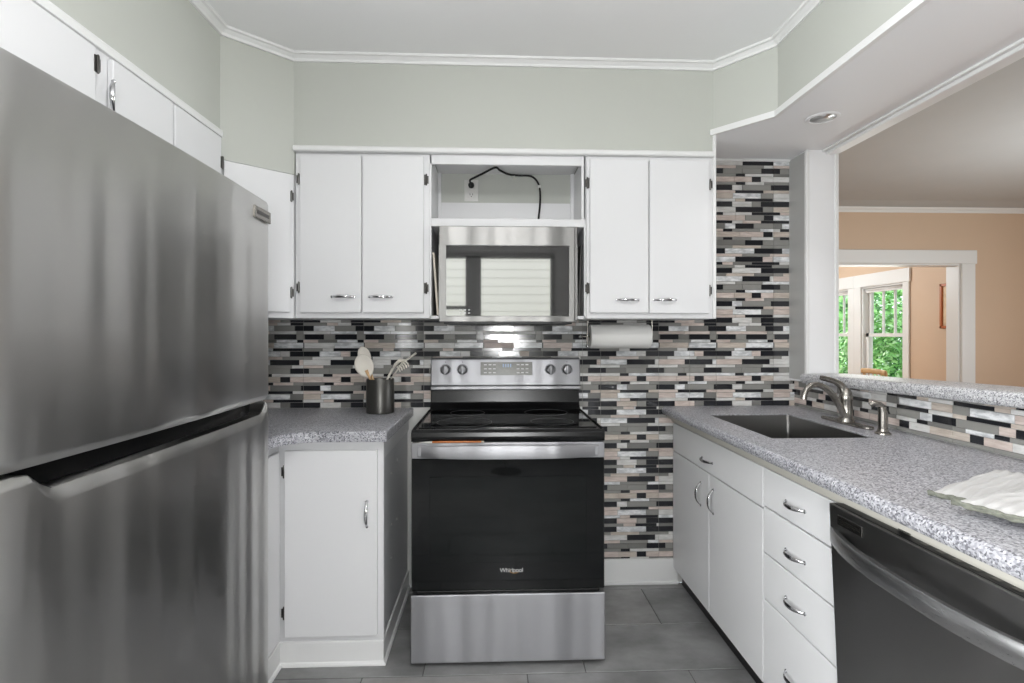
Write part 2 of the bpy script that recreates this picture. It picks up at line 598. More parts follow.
# parlour beyond: window wall on the right, end wall
PX = 5.08
bm = B()
box(bm, PX, PX + 0.14, FY + 0.14, 3.62, 0, 2.7); box(bm, PX, PX + 0.14, 4.36, 4.62, 0, 2.7); box(bm, PX, PX + 0.14, 5.32, 7.5, 0, 2.7)
for a, b2 in ((3.62, 4.36), (4.62, 5.32)):
    box(bm, PX, PX + 0.14, a, b2, 0, 0.52); box(bm, PX, PX + 0.14, a, b2, 1.93, 2.7)
struct('wall_parlor_right', bm, 'peach')
bm = B(); box(bm, 1.6, PX + 0.14, 7.5, 7.62, 0, 2.7); box(bm, 1.6, 1.72, FY + 0.14, 7.5, 0, 2.7); struct('wall_parlor_back', bm, 'peach')
# window casings (one frame per window) with sashes
WINS = ((3.62, 4.36), (4.62, 5.32))
for i, (a, b2) in enumerate(WINS):
    bm = B()
    box(bm, PX - 0.022, PX, a - (0.10 if i == 0 else 0.13), a, 0.48, 1.93, 0.003)
    box(bm, PX - 0.022, PX, b2, b2 + (0.13 if i == 0 else 0.10), 0.48, 1.93, 0.003)
    box(bm, PX - 0.028, PX, a - (0.115 if i == 0 else 0.13), b2 + (0.13 if i == 0 else 0.115), 1.93, 2.10, 0.004)
    box(bm, PX - 0.07, PX + 0.05, a - 0.09, b2 + 0.09, 0.48, 0.52, 0.004)
    for yy in (a, b2 - 0.02):
        box(bm, PX, PX + 0.14, yy, yy + 0.02, 0.52, 1.93)
    box(bm, PX, PX + 0.14, a, b2, 1.91, 1.93)
    w = struct('window_%d' % (i + 1), bm, 'casing')
    a1, b1 = a + 0.02, b2 - 0.02
    bm = B()      # upper sash: three lights
    x0, x1 = PX + 0.085, PX + 0.12
    for yy in (a1, b1 - 0.045):
        box(bm, x0, x1, yy, yy + 0.045, 1.27, 1.91)
    box(bm, x0, x1, a1, b1, 1.26, 1.30); box(bm, x0, x1, a1, b1, 1.875, 1.91)
    for k in (1, 2):
        yy = a1 + 0.045 + (b1 - a1 - 0.09) * k / 3
        box(bm, x0 + 0.005, x1 - 0.005, yy - 0.011, yy + 0.011, 1.30, 1.88)
    struct('upper_sash', bm, 'casing', parent=w)
    bm = B()      # lower sash
    x0, x1 = PX + 0.045, PX + 0.08
    for yy in (a1, b1 - 0.05):
        box(bm, x0, x1, yy, yy + 0.05, 0.52, 1.30)
    box(bm, x0, x1, a1, b1, 1.255, 1.30); box(bm, x0, x1, a1, b1, 0.52, 0.60)
    struct('lower_sash', bm, 'casing', parent=w)
    bm = B(); box(bm, PX + 0.098, PX + 0.102, a1 + 0.03, b1 - 0.03, 1.28, 1.87); box(bm, PX + 0.06, PX + 0.064, a1 + 0.03, b1 - 0.03, 0.58, 1.28)
    struct('pane', bm, 'glass', parent=w)
    bm = B()      # rolled-up shade at the head
    tube(bm, [(PX + 0.04, a1 + 0.01, 1.89), (PX + 0.04, b1 - 0.01, 1.89)], 0.02, 14)
    box(bm, PX + 0.03, PX + 0.036, a1 + 0.012, b1 - 0.012, 1.858, 1.88); box(bm, PX + 0.026, PX + 0.04, a1 + 0.012, b1 - 0.012, 1.85, 1.862)
    struct('roller_shade', bm, 'shade', parent=w)
# floors
bm = B(); box(bm, 1.74, 6.12, WY0, 7.5, -0.12, 0.0); struct('floor_dining', bm, 'woodfloor')
bm = B()
box(bm, WX0, 1.74, WY0, 0.0, -0.12, -0.002, mi=2)
RW, TL, G = 0.322, 0.62, 0.0022
r = 0
y = 0.262
while y > WY0 - 0.4:
    yb, yt = y - RW, y
    off = 0.75 if r % 2 == 1 else 0.355
    x = off - math.ceil((off - WX0) / TL) * TL
    while x < 1.74:
        x0, x1 = max(x + G, WX0), min(x + TL - G, 1.74)
        y0, y1 = max(yb + G, WY0), min(yt - G, 0.0)
        if x1 - x0 > 0.01 and y1 - y0 > 0.01:
            box(bm, x0, x1, y0, y1, -0.01, 0.0, 0.0012, 1, mi=random.choice((0, 0, 1)))
        x += TL
    y -= RW
    r += 1
fl = struct('floor', bm, ['slate', 'slate_b', 'slate_grout'])
# ceilings
CZ = 2.525
bm = B(); box(bm, WX0, 1.25, WY0, 0, CZ, CZ + 0.1); struct('ceiling', bm, 'ceil')
bm = B(); box(bm, 1.6, 6.12, WY0, FY, 2.585, 2.7); struct('ceiling_dining', bm, 'plaster')
bm = B(); box(bm, 1.6, 6.12, FY + 0.14, 7.5, 2.585, 2.7); struct('ceiling_parlor', bm, 'ceil')

# soffits (sage) and the dropped beam over the pass-through
SL = [(-1.097, WY0), (-1.097, -0.54), (-0.878, -0.34)]
SB = [(-0.878, -0.34), (1.008, -0.325)]
SR = [(1.008, -0.325), (1.19, -0.54), (1.19, WY0)]
bm = B(); prism(bm, [(WX0, WY0), (-1.097, WY0), (-1.097, -0.54), (WX0, -0.54)], 2.09, CZ + 0.05)
struct('wall_soffit_left', bm, 'sage')
bm = B(); prism(bm, [(WX0, -0.54), (-1.097, -0.54), (-0.878, -0.34), (-0.878, 0), (WX0, 0)], 1.995, CZ + 0.05)
struct('wall_soffit_corner', bm, 'sage')
bm = B(); prism(bm, [(-0.878, 0), (-0.878, -0.34), (1.008, -0.325), (1.008, 0)], 2.112, CZ + 0.05)
struct('wall_soffit_back', bm, 'sage')
bm = B()
prism(bm, [(1.008, 0), (1.008, -0.325), (1.19, -0.54), (1.19, WY0), (1.70, WY0), (1.70, 0)], 2.2, 2.62)
bm.normal_update()
for f in bm.faces:
    if f.normal.z < -0.5 or f.normal.x > 0.5:
        f.material_index = 1
beam = struct('ceiling_beam', bm, ['sage', 'beamwhite'])
# crown moulding, two steps
bm = B()
crown = [(0, 2.492), (0.010, 2.492), (0.012, 2.503), (0.020, 2.510), (0.024, 2.514), (0.034, 2.516), (0.036, CZ), (0, CZ)]
sweep(bm, SL[:] + [(1.008, -0.325), (1.19, -0.54), (1.19, WY0)], crown)
struct('trim_2', bm, 'trim')
# narrow trims under the soffits
bm = B(); sweep(bm, [(1.004, -0.322), (1.19, -0.54), (1.19, WY0)], [(0, 2.196), (0.018, 2.196), (0.018, 2.222), (0, 2.222)]); struct('trim_3', bm, 'trim')
bm = B(); sweep(bm, [(-1.097, WY0), (-1.097, -0.54)], [(0, 2.082), (0.010, 2.082), (0.012, 2.10), (0.009, 2.108), (0, 2.108)]); struct('trim_4', bm, 'trim')
bm = B(); sweep(bm, [(-0.876, -0.345), (1.004, -0.333)], [(-0.02, 2.095), (0.016, 2.095), (0.02, 2.10), (0.02, 2.112), (0.014, 2.119), (-0.02, 2.119)]); struct('trim_5', bm, 'trim')
bm = B()
box(bm, 1.645, 1.705, WY0, -0.155, 2.178, 2.2, 0.003); box(bm, 1.625, 1.645, WY0, -0.155, 2.19, 2.2, 0.002)
struct('trim_6', bm, 'trim')
bm = B(); box(bm, 1.004, 1.018, -0.335, 0.0, 1.36, 2.2, 0.002); struct('trim_7', bm, 'trim')
bm = B(); box(bm, 1.02, 1.55, -0.016, 0.0, 2.188, 2.2, 0.002); struct('trim_8', bm, 'trim')
# dining crown
bm = B()
prof = [(0, 2.512), (0.012, 2.512), (0.02, 2.53), (0.04, 2.548), (0.045, 2.56), (0.0, 2.56)]
sweep(bm, [(1.72, FY), (6.0, FY)], prof); struct('trim_9', bm, 'casing')
bm = B(); sweep(bm, [(1.72, FY), (6.0, FY)], [(0, 2.56), (0.03, 2.56), (0.20, 2.585), (0, 2.585)]); struct('trim_10', bm, 'plaster')
bm = B(); prism(bm, [(4.878, FY), (4.878, FY - 0.02), (6.0, FY - 0.02), (6.0, FY)], 0, 0.14); struct('baseboard_dining', bm, 'casing')
# column at the end of the pass-through
bm = B()
box(bm, 1.552, 1.70, -0.155, 0.0, 1.05, 2.2)
struct('wall_column', bm, 'beamwhite')
bm = B(); box(bm, 1.546, 1.553, -0.14, -0.002, 1.06, 2.195, 0.001); struct('trim_11', bm, 'panelgrey')
bm = B(); box(bm, 1.545, 1.56, -0.160, -0.14, 1.06, 2.2, 0.003); box(bm, 1.69, 1.708, -0.162, -0.10, 1.06, 2.19, 0.003); struct('trim_12', bm, 'trim')
# half wall that carries the ledge
HX = 1.58
HY = -2.75
bm = B(); prism(bm, [(-0.0, 0.0), (-0.0, 1.044), (HY, 1.044 + 0.026 / 1.05 * (-HY - 0.15)), (HY, 0.0)], HX, 1.72, axis='x'); struct('wall_pony', bm, 'wallwhite')
# baseboard right of the range
bm = B(); box(bm, 0.40, 0.955, -0.016, 0.0, 0, 0.13, 0.003); box(bm, 0.40, 0.955, -0.026, -0.016, 0, 0.018, 0.004); struct('baseboard_back', bm, 'trim')

# ------------------------------------------------------------------ mosaic tile
U = 0.3025 / 467
TH, TN = 0.0278, 0.0154


def R(h, s):
    return (TH if h == 'T' else TN, [(p[0], int(p[1:])) for p in s.split()])


r1, r2 = R('T', 'K105 G418 K517'), R('n', 'G210 K285 W517')
r3, r4 = R('T', 'P340 K415 P517'), R('n', 'G210 K285 W440 G517')
r5, r6 = R('T', 'K180 W262 G497 K517'), R('n', 'P205 K435 P517')
r7, r8 = R('T', 'P185 M415 G517'), R('n', 'W205 P285 K512 W517')
r9 = R('T', 'K180 P340 G415 K517')
base = [r3, r4, r5, r6, r7, r8, r9, R('n', 'G232 P317 W330 K500 W517'), R('T', 'K178 M415 K517'), R('n', 'G130 P360 G517'), R('T', 'W262 K488 W517'), R('n', 'W205 G430 W517'), r1, r2]
col_rows = [R('n', 'G210 W400 G517'), R('T', 'W265 K490 K517'), R('n', 'P210 G440 W517'),
            r1, r2, r3, r4, r5, r6, r7, r8, r9, R('T', 'P208 K430 G517'), R('n', 'K105 P205 W340 K517'),
            R('T', 'W205 P285 G440 K517'), R('n', 'K180 W265 P415 K517'), R('T', 'G120 M205 K355 G517'),
            R('n', 'W105 K180 G410 W517'), R('T', 'P435 K510 W517'), R('n', 'G105 K180 G335 W517'), R('T', 'G285 K430 G517'),
            R('n', 'G180 P415 G517'), R('T', 'K122 M360 K517'), R('n', 'P262 G488 W517'), R('T', 'M205 K430 W512 K517'),
            R('n', 'K100 P185 G340 K517'), R('n', 'G200 W285 K505 G517'), R('T', 'K178 W415 K517'), R('n', 'G130 P360 G517'),
            R('T', 'W262 K488 W517'), R('n', 'W205 G430 W517'),
            r1, r2, r3, r4, r5, r6, r7, r8, r9,
            R('n', 'G232 P317 W418 K517'), R('T', 'K130 M292 G452 K517'), R('n', 'W464 G517'), R('T', 'G60 K209 G294 K464 G517'),
            R('n', 'P164 G311 M469 K517'), R('T', 'K57 P292 M517'), R('n', 'G198 W283 K509 G517'), R('T', 'K175 M339 P413 K517'),
            R('n', 'G119 W356 G517'), R('T', 'W260 K486 W517'), R('n', 'W204 G430 W517'), R('T', 'K94 G415 K517'), R('n', 'W204 K275 W517')]
TM = ['tile_black', 'tile_grey', 'tile_grey_dark', 'tile_pink', 'tile_tan', 'tile_white', 'tile_pearl', 'grout']
rt = random.Random(3)


def pick(c):
    if c == 'K':
        return 0
    if c == 'G':
        return rt.choice((1, 1, 1, 2))
    if c == 'P':
        return rt.choice((3, 3, 4, 5))
    if c == 'W':
        return rt.choice((5, 5, 5, 6, 3))
    return 6


def tiles(bm, rects, rows_top, ztop, u_anchor, to3d, flip=1, gap=0.0011):
    """lay mosaic strips on a plane; to3d(u, d, z) maps along/out/up to the world; rects = list of (u0,u1,z0,z1)"""
    umin = min(r_[0] for r_ in rects); umax = max(r_[1] for r_ in rects)
    z = ztop
    for h, segs in rows_top:
        zt, zb = z, z - h
        z = zb
        k0 = -14
        for k in range(-14, 15):
            s0 = 50
            for c, s1 in segs:
                parts = [(s0, s1)]
                if s1 - s0 > 245:
                    mid = s0 + (s1 - s0) * 0.5
                    parts = [(s0, mid), (mid, s1)]
                s0 = s1
                for a, b2 in parts:
                    ua = u_anchor + flip * ((a - 50) * U + k * 467 * U)
                    ub = u_anchor + flip * ((b2 - 50) * U + k * 467 * U)
                    if ua > ub:
                        ua, ub = ub, ua
                    if ub < umin or ua > umax:
                        continue
                    mi = pick(c)
                    d = 0.0045 + rt.uniform(-0.0006, 0.0006)
                    for (u0, u1, z0, z1) in rects:
                        x0, x1 = max(ua, u0) + gap / 2, min(ub, u1) - gap / 2
                        y0, y1 = max(zb, z0) + gap / 2, min(zt, z1) - gap / 2
                        if x1 - x0 < 0.003 or y1 - y0 < 0.003:
                            continue
                        e = 0.0007
                        lo = [bm.verts.new(to3d(*p)) for p in ((x0, 0, y0), (x1, 0, y0), (x1, 0, y1), (x0, 0, y1))]
                        hi = [bm.verts.new(to3d(*p)) for p in ((x0 + e, d, y0 + e), (x1 - e, d, y0 + e), (x1 - e, d, y1 - e), (x0 + e, d, y1 - e))]
                        f = bm.faces.new(hi); f.material_index = mi
                        for i in range(4):
                            f = bm.faces.new([lo[i], lo[(i + 1) % 4], hi[(i + 1) % 4], hi[i]]); f.material_index = mi


# back wall mosaic
bm = B()
ztop = 2.153 + TN + TH + TN
rects = [(WX0, 0.46, 0.916, 1.40), (0.46, 1.02, 0.13, 1.40), (1.02, 1.552, 0.916, 2.19), (1.552, 1.5795, 0.916, 1.05)]
tiles(bm, rects, col_rows + base * 5, ztop, 1.16, lambda u, d, z: (u, -0.002 - d, z))
for (u0, u1, z0, z1) in rects:
    box(bm, u0, u1, -0.003, 0.0, z0, z1, mi=7)
struct('wall_mosaic', bm, TM)
# half wall mosaic
bm = B()
hz = lambda y: 1.045 + 0.026 / 1.05 * (-y - 0.15)
rows_up = [R('n', 'G517'), r3, r4, r5, r6, r7, r8, r9, r4, r5]
tot = sum(q[0] for q in rows_up[:])
tiles(bm, [(-0.162, -0.002, 0.916, 1.05), (-0.7, -0.162, 0.916, 1.075), (HY, -0.7, 0.916, 1.10)], rows_up[::-1], 0.916 + tot, -0.95, lambda u, d, z: (HX - 0.002 - d, u, z), flip=1)
box(bm, HX - 0.003, HX, HY, -0.0045, 0.916, 1.046, mi=7)
struct('wall_mosaic_pony', bm, TM)

# ------------------------------------------------------------------ cabinet helpers
def bow_pull(c, along, out, length=0.1, rise=0.024, r=0.0058):
    """arched chrome pull: c = centre on the face"""
    c, al, ou = Vector(c), Vector(along).normalized(), Vector(out).normalized()
    bm = B()
    pts, rs = [], []
    for i in range(15):
        t = -1 + 2 * i / 14
        pts.append(c + al * (t * length / 2) + ou * (rise * (1 - abs(t) ** 2.6) + 0.002))
        rs.append(r * (0.62 + 0.62 * (1 - t * t)))
    tube(bm, pts, rs, 10, flat=0.5, up=ou)
    for s in (-1, 1):
        lathe(bm, [(0.006, 0), (0.006, 0.003), (0.003, 0.005)], c + al * (s * length / 2), ou, 10)
    return bm


def hinge(c, up, out, side):
    """old exposed cabinet hinge: leaf plate with stepped ends and a barrel; side = direction to the frame leaf"""
    c, up, out, side = Vector(c), Vector(up), Vector(out), Vector(side)
    bm = B()
    for (w0, w1, h, t) in ((-0.010, 0.002, 0.046, 0.003), (0.0, 0.010, 0.034, 0.0035)):
        t_ = bmesh.new()
        bmesh.ops.create_cube(t_, size=1)
        for v in t_.verts:
            p = c + side * ((w0 + w1) / 2 + v.co.x * (w1 - w0)) + out * (t / 2 + v.co.y * t) + up * (v.co.z * h)
            v.co = p
        merge(bm, t_)
    tube(bm, [c - up * 0.026 + out * 0.004, c - up * 0.022 + out * 0.004, c + up * 0.022 + out * 0.004, c + up * 0.026 + out * 0.004], [0.002, 0.004, 0.004, 0.002], 8)
    for s in (-1, 1):
        ball(bm, c + side * 0.005 + up * (s * 0.012) + out * 0.004, 0.0018, n=6)
    return bm


# ------------------------------------------------------------------ upper cabinets on the back wall
UY = -0.33

def upper(name, label, x0, x1, doors, hinges, handles, top=2.095):
    t = thing(name, label, 'cabinet', ((x0 + x1) / 2, 0, 1.36))
    bm = B()
    box(bm, x0, x1, UY, -0.004, 1.36, top, 0.002)
    link('carcass', bm, 'cab', t)
    made = []
    for (a, b2, z0, z1) in doors:
        bm = B()
        box(bm, a, b2, UY - 0.018, UY - 0.0005, z0, z1, 0.0035, 2)
        made.append(link('door', bm, 'cab', t))
    for d, x, z, s in hinges:
        link('hinge', hinge((x, UY - 0.0005, z), (0, 0, 1), (0, -1, 0), (s, 0, 0)), 'hinge', made[d], smooth=True, auto=40, label='dark steel hinge')
    for d, x, z in handles:
        link('handle', bow_pull((x, UY - 0.018, z), (1, 0, 0), (0, -1, 0), 0.098), 'chrome', made[d], smooth=True, auto=50, label='chrome bow handle')
    return t


upper('wall_cabinet', 'white two-door wall cabinet left of the microwave, above the utensil crock', -0.876, -0.2843,
      [(-0.852, -0.584, 1.385, 2.082), (-0.578, -0.308, 1.385, 2.082)],
      [(0, -0.861, 1.977, -1), (0, -0.861, 1.497, -1), (1, -0.298, 1.98, 1), (1, -0.298, 1.495, 1)],
      [(0, -0.662, 1.455), (1, -0.497, 1.455)])
upper('wall_cabinet', 'white two-door wall cabinet right of the microwave, above the paper towel roll', 0.422, 1.004,
      [(0.424 + 0.012, 0.702, 1.385, 2.078), (0.707, 0.981, 1.383, 2.078)],
      [(0, 0.427, 1.973, -1), (0, 0.427, 1.497, -1), (1, 0.990, 1.972, 1), (1, 0.988, 1.488, 1)],
      [(0, 0.606, 1.444), (1, 0.776, 1.444)])
# open cubby above the microwave and the well the microwave stands in
t = thing('open_cubby', 'white open wall cubby above the microwave with an outlet and black cord inside', 'shelf', (0.07, 0, 1.36))
bm = B()
box(bm, -0.284, 0.42, UY, UY + 0.02, 2.052, 2.095, 0.002)            # head rail
box(bm, -0.284, -0.276, UY, -0.004, 1.36, 2.095); box(bm, 0.40, 0.42, UY, UY + 0.02, 1.81, 2.052, 0.002)
box(bm, 0.412, 0.42, UY, -0.004, 1.36, 2.095)
box(bm, -0.276, 0.412, UY + 0.02, -0.004, 2.105, 2.111)
link('frame', bm, 'cab', t)
bm = B(); box(bm, -0.276, 0.412, UY - 0.006, -0.004, 1.772, 1.808, 0.002); link('shelf', bm, 'cab', t)
bm = B(); box(bm, -0.276, 0.412, -0.012, -0.004, 1.808, 2.105); link('back_panel', bm, 'sage', t, label='grey painted back of the cubby')
bm = B(); box(bm, -0.276, 0.412, -0.016, -0.012, 1.808, 1.958); box(bm, -0.276, -0.262, -0.03, -0.012, 1.808, 2.105); box(bm, 0.396, 0.412, -0.03, -0.012, 1.808, 2.105)
link('back_board', bm, 'cab', t, label='white lower board and side battens of the cubby back')
bm = B(); box(bm, -0.276, 0.412, -0.008, -0.004, 1.36, 1.772); link('well_back', bm, 'darkbody', t)
bm = B(); box(bm, -0.284, 0.42, UY, UY + 0.03, 1.357, 1.372, 0.002); link('bottom_rail', bm, 'cab', t)
# outlet with plug, cord
t = thing('wall_outlet', 'white duplex wall outlet in the cubby above the microwave', 'outlet', (-0.11, -0.012, 2.017))
bm = B(); box(bm, -0.146, -0.074, -0.018, -0.0125, 1.965, 2.075, 0.003, 2); link('cover_plate', bm, 'whiteplastic', t)
bm = B()
for zz in (2.043, 1.997):
    box(bm, -0.127, -0.093, -0.0205, -0.018, zz - 0.014, zz + 0.014, 0.001)
link('receptacle', bm, 'whiteplastic', t)
bm = B()
for zz in (1.997,):
    box(bm, -0.118, -0.1155, -0.0208, -0.0203, zz - 0.002, zz + 0.007); box(bm, -0.1045, -0.102, -0.0208, -0.0203, zz - 0.002, zz + 0.007)
    lathe(bm, [(0.0025, 0), (0.0025, 0.0006), (0.0, 0.0007)], (-0.110, -0.0203, zz - 0.008), (0, -1, 0), 8)
link('slots', bm, 'blackplastic', t)
t = thing('power_cord', 'black microwave power cord looping across the cubby from the outlet', 'cord', (-0.11, -0.04, 2.043))
bm = B(); lathe(bm, [(0.013, 0), (0.015, 0.004), (0.015, 0.018), (0.009, 0.026), (0.006, 0.03)], (-0.110, -0.021, 2.043), (0, -1, 0), 14); link('plug', bm, 'rubber', t)


def bez(pts, n=6):
    P = [Vector(p) for p in pts]
    out = []
    for i in range(len(P) - 1):
        p0, p1, p2, p3 = P[max(i - 1, 0)], P[i], P[i + 1], P[min(i + 2, len(P) - 1)]
        for k in range(n):
            s = k / n
            out.append(0.5 * ((2 * p1) + (-p0 + p2) * s + (2 * p0 - 5 * p1 + 4 * p2 - p3) * s * s + (-p0 + 3 * p1 - 3 * p2 + p3) * s ** 3))
    out.append(P[-1])
    return out


bm = B()
tube(bm, bez([(-0.110, -0.048, 2.045), (-0.115, -0.052, 2.062), (-0.095, -0.06, 2.072), (-0.05, -0.09, 2.085), (0.010, -0.14, 2.099), (0.035, -0.10, 2.098), (0.075, -0.055, 2.094), (0.13, -0.035, 2.094), (0.19, -0.03, 2.093), (0.222, -0.028, 2.07), (0.238, -0.028, 2.03), (0.240, -0.028, 1.96), (0.232, -0.028, 1.88), (0.228, -0.03, 1.808)]), 0.0052, 8)
link('cable', bm, 'rubber', t, smooth=True)
for p in ((0.105, -0.035, 2.094), (0.236, -0.026, 2.04)):
    bm = B(); box(bm, p[0] - 0.007, p[0] + 0.007, p[1] - 0.008, p[1] + 0.02, p[2] - 0.007, p[2] + 0.007, 0.002)
    link('clip', bm, 'whiteplastic', t)

# ------------------------------------------------------------------ microwave
MX0, MX1, MY, MZ0, MZ1 = -0.238, 0.374, -0.38, 1.338, 1.766
t = thing('microwave', 'stainless over-the-range microwave with a mirror-dark door window', 'microwave', (0.068, -0.01, MZ0))
bm = B(); box(bm, MX0 + 0.008, MX1 - 0.008, MY + 0.034, -0.012, MZ0 + 0.006, MZ1 - 0.002, 0.004); link('body', bm, 'darkbody', t)
bm = B()      # door frame: four bars around the window
wx0, wx1, wz0, wz1 = -0.206, 0.338, 1.370, 1.678
box(bm, MX0, MX1, MY, MY + 0.032, wz1, MZ1, 0.004, 2); box(bm, MX0, MX1, MY, MY + 0.032, MZ0 + 0.004, wz0, 0.004, 2)
box(bm, MX0, wx0, MY, MY + 0.032, wz0 - 0.004, wz1 + 0.004); box(bm, wx1, MX1, MY, MY + 0.032, wz0 - 0.004, wz1 + 0.004)
link('door', bm, 'mwsteel', t)
bm = B(); box(bm, wx0 - 0.001, wx1 + 0.001, MY + 0.004, MY + 0.02, wz0 - 0.001, wz1 + 0.001); link('door_glass', bm, 'mirrorglass', t)
bm = B(); box(bm, MX1 - 0.014, MX1 - 0.004, MY - 0.006, MY + 0.002, MZ0 + 0.01, MZ1 - 0.004, 0.003); link('door_edge', bm, 'mwsteel', t)
bm = B(); box(bm, MX0 + 0.02, MX1 - 0.02, MY + 0.03, -0.02, MZ0 - 0.004, MZ0 + 0.008, 0.002)
for i in range(10):
    box(bm, 0.02 + i * 0.01, 0.025 + i * 0.01, MY + 0.06, MY + 0.12, MZ0 - 0.006, MZ0 - 0.003)
link('bottom_vent', bm, 'blackplastic', t)
for i in range(2):      # touch keys printed low on the glass
    for j in range(3):
        bm = B(); box(bm, -0.146 + j * 0.018, -0.137 + j * 0.018, MY + 0.0032, MY + 0.0042, 1.380 + i * 0.014, 1.385 + i * 0.014)
        link('touch_key', bm, 'lettering', t)
# thin boards in the gap
bm = B()
prism(bm, [(-0.2755, 1.374), (-0.2705, 1.374), (-0.2715, 1.66), (-0.2755, 1.66)], -0.30, -0.06, axis='y', bev=0.001)
o = link('tray', bm, 'darkboard', None); tag(o, 'dark thin tray upright in the slot left of the microwave, against the cabinet', 'tray'); recenter(o, (-0.27, -0.18, 1.374))
bm = B()
prism(bm, [(-0.251, 1.374), (-0.241, 1.374), (-0.2615, 1.655), (-0.2705, 1.655)], -0.34, -0.08, axis='y', bev=0.002)
o = link('cutting_board', bm, 'board', None); tag(o, 'cream cutting board leaning in the slot left of the microwave', 'cutting board'); recenter(o, (-0.245, -0.2, 1.374))
bm = B()
prism(bm, [(0.388, 1.374), (0.398, 1.374), (0.408, 1.70), (0.402, 1.70)], -0.30, -0.06, axis='y', bev=0.002)
o = link('baking_sheet', bm, 'darkboard', None); tag(o, 'grey baking sheet upright in the slot right of the microwave', 'baking sheet'); recenter(o, (0.4, -0.18, 1.374))

# ------------------------------------------------------------------ corner cabinet (diagonal)
pa, pb = Vector((-1.097, -0.54)), Vector((-0.880, -0.342))
dd = (pb - pa).normalized(); nn = Vector((dd.y, -dd.x))          # outward normal (to the room)
t = thing('corner_wall_cabinet', 'white diagonal corner wall cabinet between the fridge and the back wall cabinets', 'cabinet', (-1.15, -0.2, 1.36))
bm = B(); prism(bm, [(WX0 + 0.003, -0.003), (WX0 + 0.003, -0.54), (pa.x, pa.y), (pb.x, pb.y), (-0.880, -0.003)], 1.36, 1.993); link('carcass', bm, 'cab', t)


def dquad(bm, s0, s1, z0, z1, d0, d1, bev=0.003):
    L = (pb - pa).length
    a, b2 = pa + dd * (L * s0), pa + dd * (L * s1)
    prism(bm, [tuple(a + nn * d0), tuple(b2 + nn * d0), tuple(b2 + nn * d1), tuple(a + nn * d1)], z0, z1, bev=bev)


bm = B(); dquad(bm, 0.03, 0.93, 1.385, 1.985, 0.0005, 0.018); dr = link('door', bm, 'cab', t)
for zz in (1.896, 1.472):
    p = pa + dd * ((pb - pa).length * 0.965)
    link('hinge', hinge((p.x, p.y, zz), (0, 0, 1), (nn.x, nn.y, 0), (dd.x, dd.y, 0)), 'hinge', dr, smooth=True, auto=40, label='dark steel hinge')
# ------------------------------------------------------------------ cabinets above the fridge
CX = -1.097
t = thing('fridge_top_cabinet', 'long white cabinet high on the left wall above the refrigerator', 'cabinet', (-1.26, -1.4, 1.74))
bm = B(); box(bm, WX0 + 0.003, CX - 0.001, -2.6, -0.543, 1.74, 2.083); link('carcass', bm, 'cab', t)
drs = []
for (y0, y1) in ((-0.868, -0.562), (-1.160, -0.878), (-2.05, -1.224)):
    bm = B(); box(bm, CX - 0.0005, CX + 0.017, y0, y1, 1.765, 2.072, 0.0035, 2); drs.append(link('door', bm, 'cab', t))
for d, y, z, s in ((0, -0.560, 1.973, 1), (2, -1.222, 2.026, 1)):
    link('hinge', hinge((CX + 0.0165, y, z), (0, 0, 1), (1, 0, 0), (0, s, 0)), 'hinge', drs[d], smooth=True, auto=40, label='dark steel hinge')
link('handle', bow_pull((CX + 0.017, -1.158, 1.966), (0, 0, 1), (0.45, -0.89, 0), 0.085), 'chrome', drs[1], smooth=True, auto=50, label='chrome bow handle')

# ------------------------------------------------------------------ refrigerator
FX, FY0, FY1, FZ = -0.667, -2.01, -1.080, 1.686
SEAM = 1.083
t = thing('refrigerator', 'large stainless top-freezer refrigerator filling the left of the kitchen', 'refrigerator', (-1.05, -1.53, 0))
bm = B(); box(bm, WX0 + 0.03, FX - 0.075, FY0 + 0.004, FY1 - 0.004, 0.03, FZ - 0.008, 0.006); link('body', bm, 'darkbody', t)


def fx(u):      # door face bulge, u from 0 (near side) to 1 (far side)
    e = min(u, 1 - u) * (FY1 - FY0)
    rr = 0.022
    edge = 0 if e >= rr else -(rr - math.sqrt(max(0, rr * rr - (rr - e) ** 2))) * 0.8
    return FX + 0.012 * (1 - (2 * u - 1) ** 2) - 0.006 + edge


US = sorted(set([0, 0.003, 0.008, 0.014, 0.02, 0.027] + [0.027 + 0.946 * i / 44 for i in range(45)] + [0.973, 0.98, 0.986, 0.992, 0.997, 1]))


def smooth01(t_):
    t_ = max(0, min(1, t_))
    return t_ * t_ * (3 - 2 * t_)


def dip(u):     # scooped grip along the top edge of the lower door
    return 0.040 * smooth01((u - 0.105) / 0.05) * (1 - smooth01((u - 0.935) / 0.055))


def door_mesh(rows):
    """rows: functions u -> (x, z); builds the wrapped front skin and closes it at the back"""
    bm = B()
    grid = []
    for fn in rows:
        grid.append([bm.verts.new((fn(u)[0], FY0 + u * (FY1 - FY0), fn(u)[1])) for u in US])
    for a, b2 in zip(grid, grid[1:]):
        for i in range(len(US) - 1):
            f = bm.faces.new([a[i], a[i + 1], b2[i + 1], b2[i]]); f.smooth = True
    for e in (0, -1):
        bm.faces.new([g[e] for g in grid])
    return bm


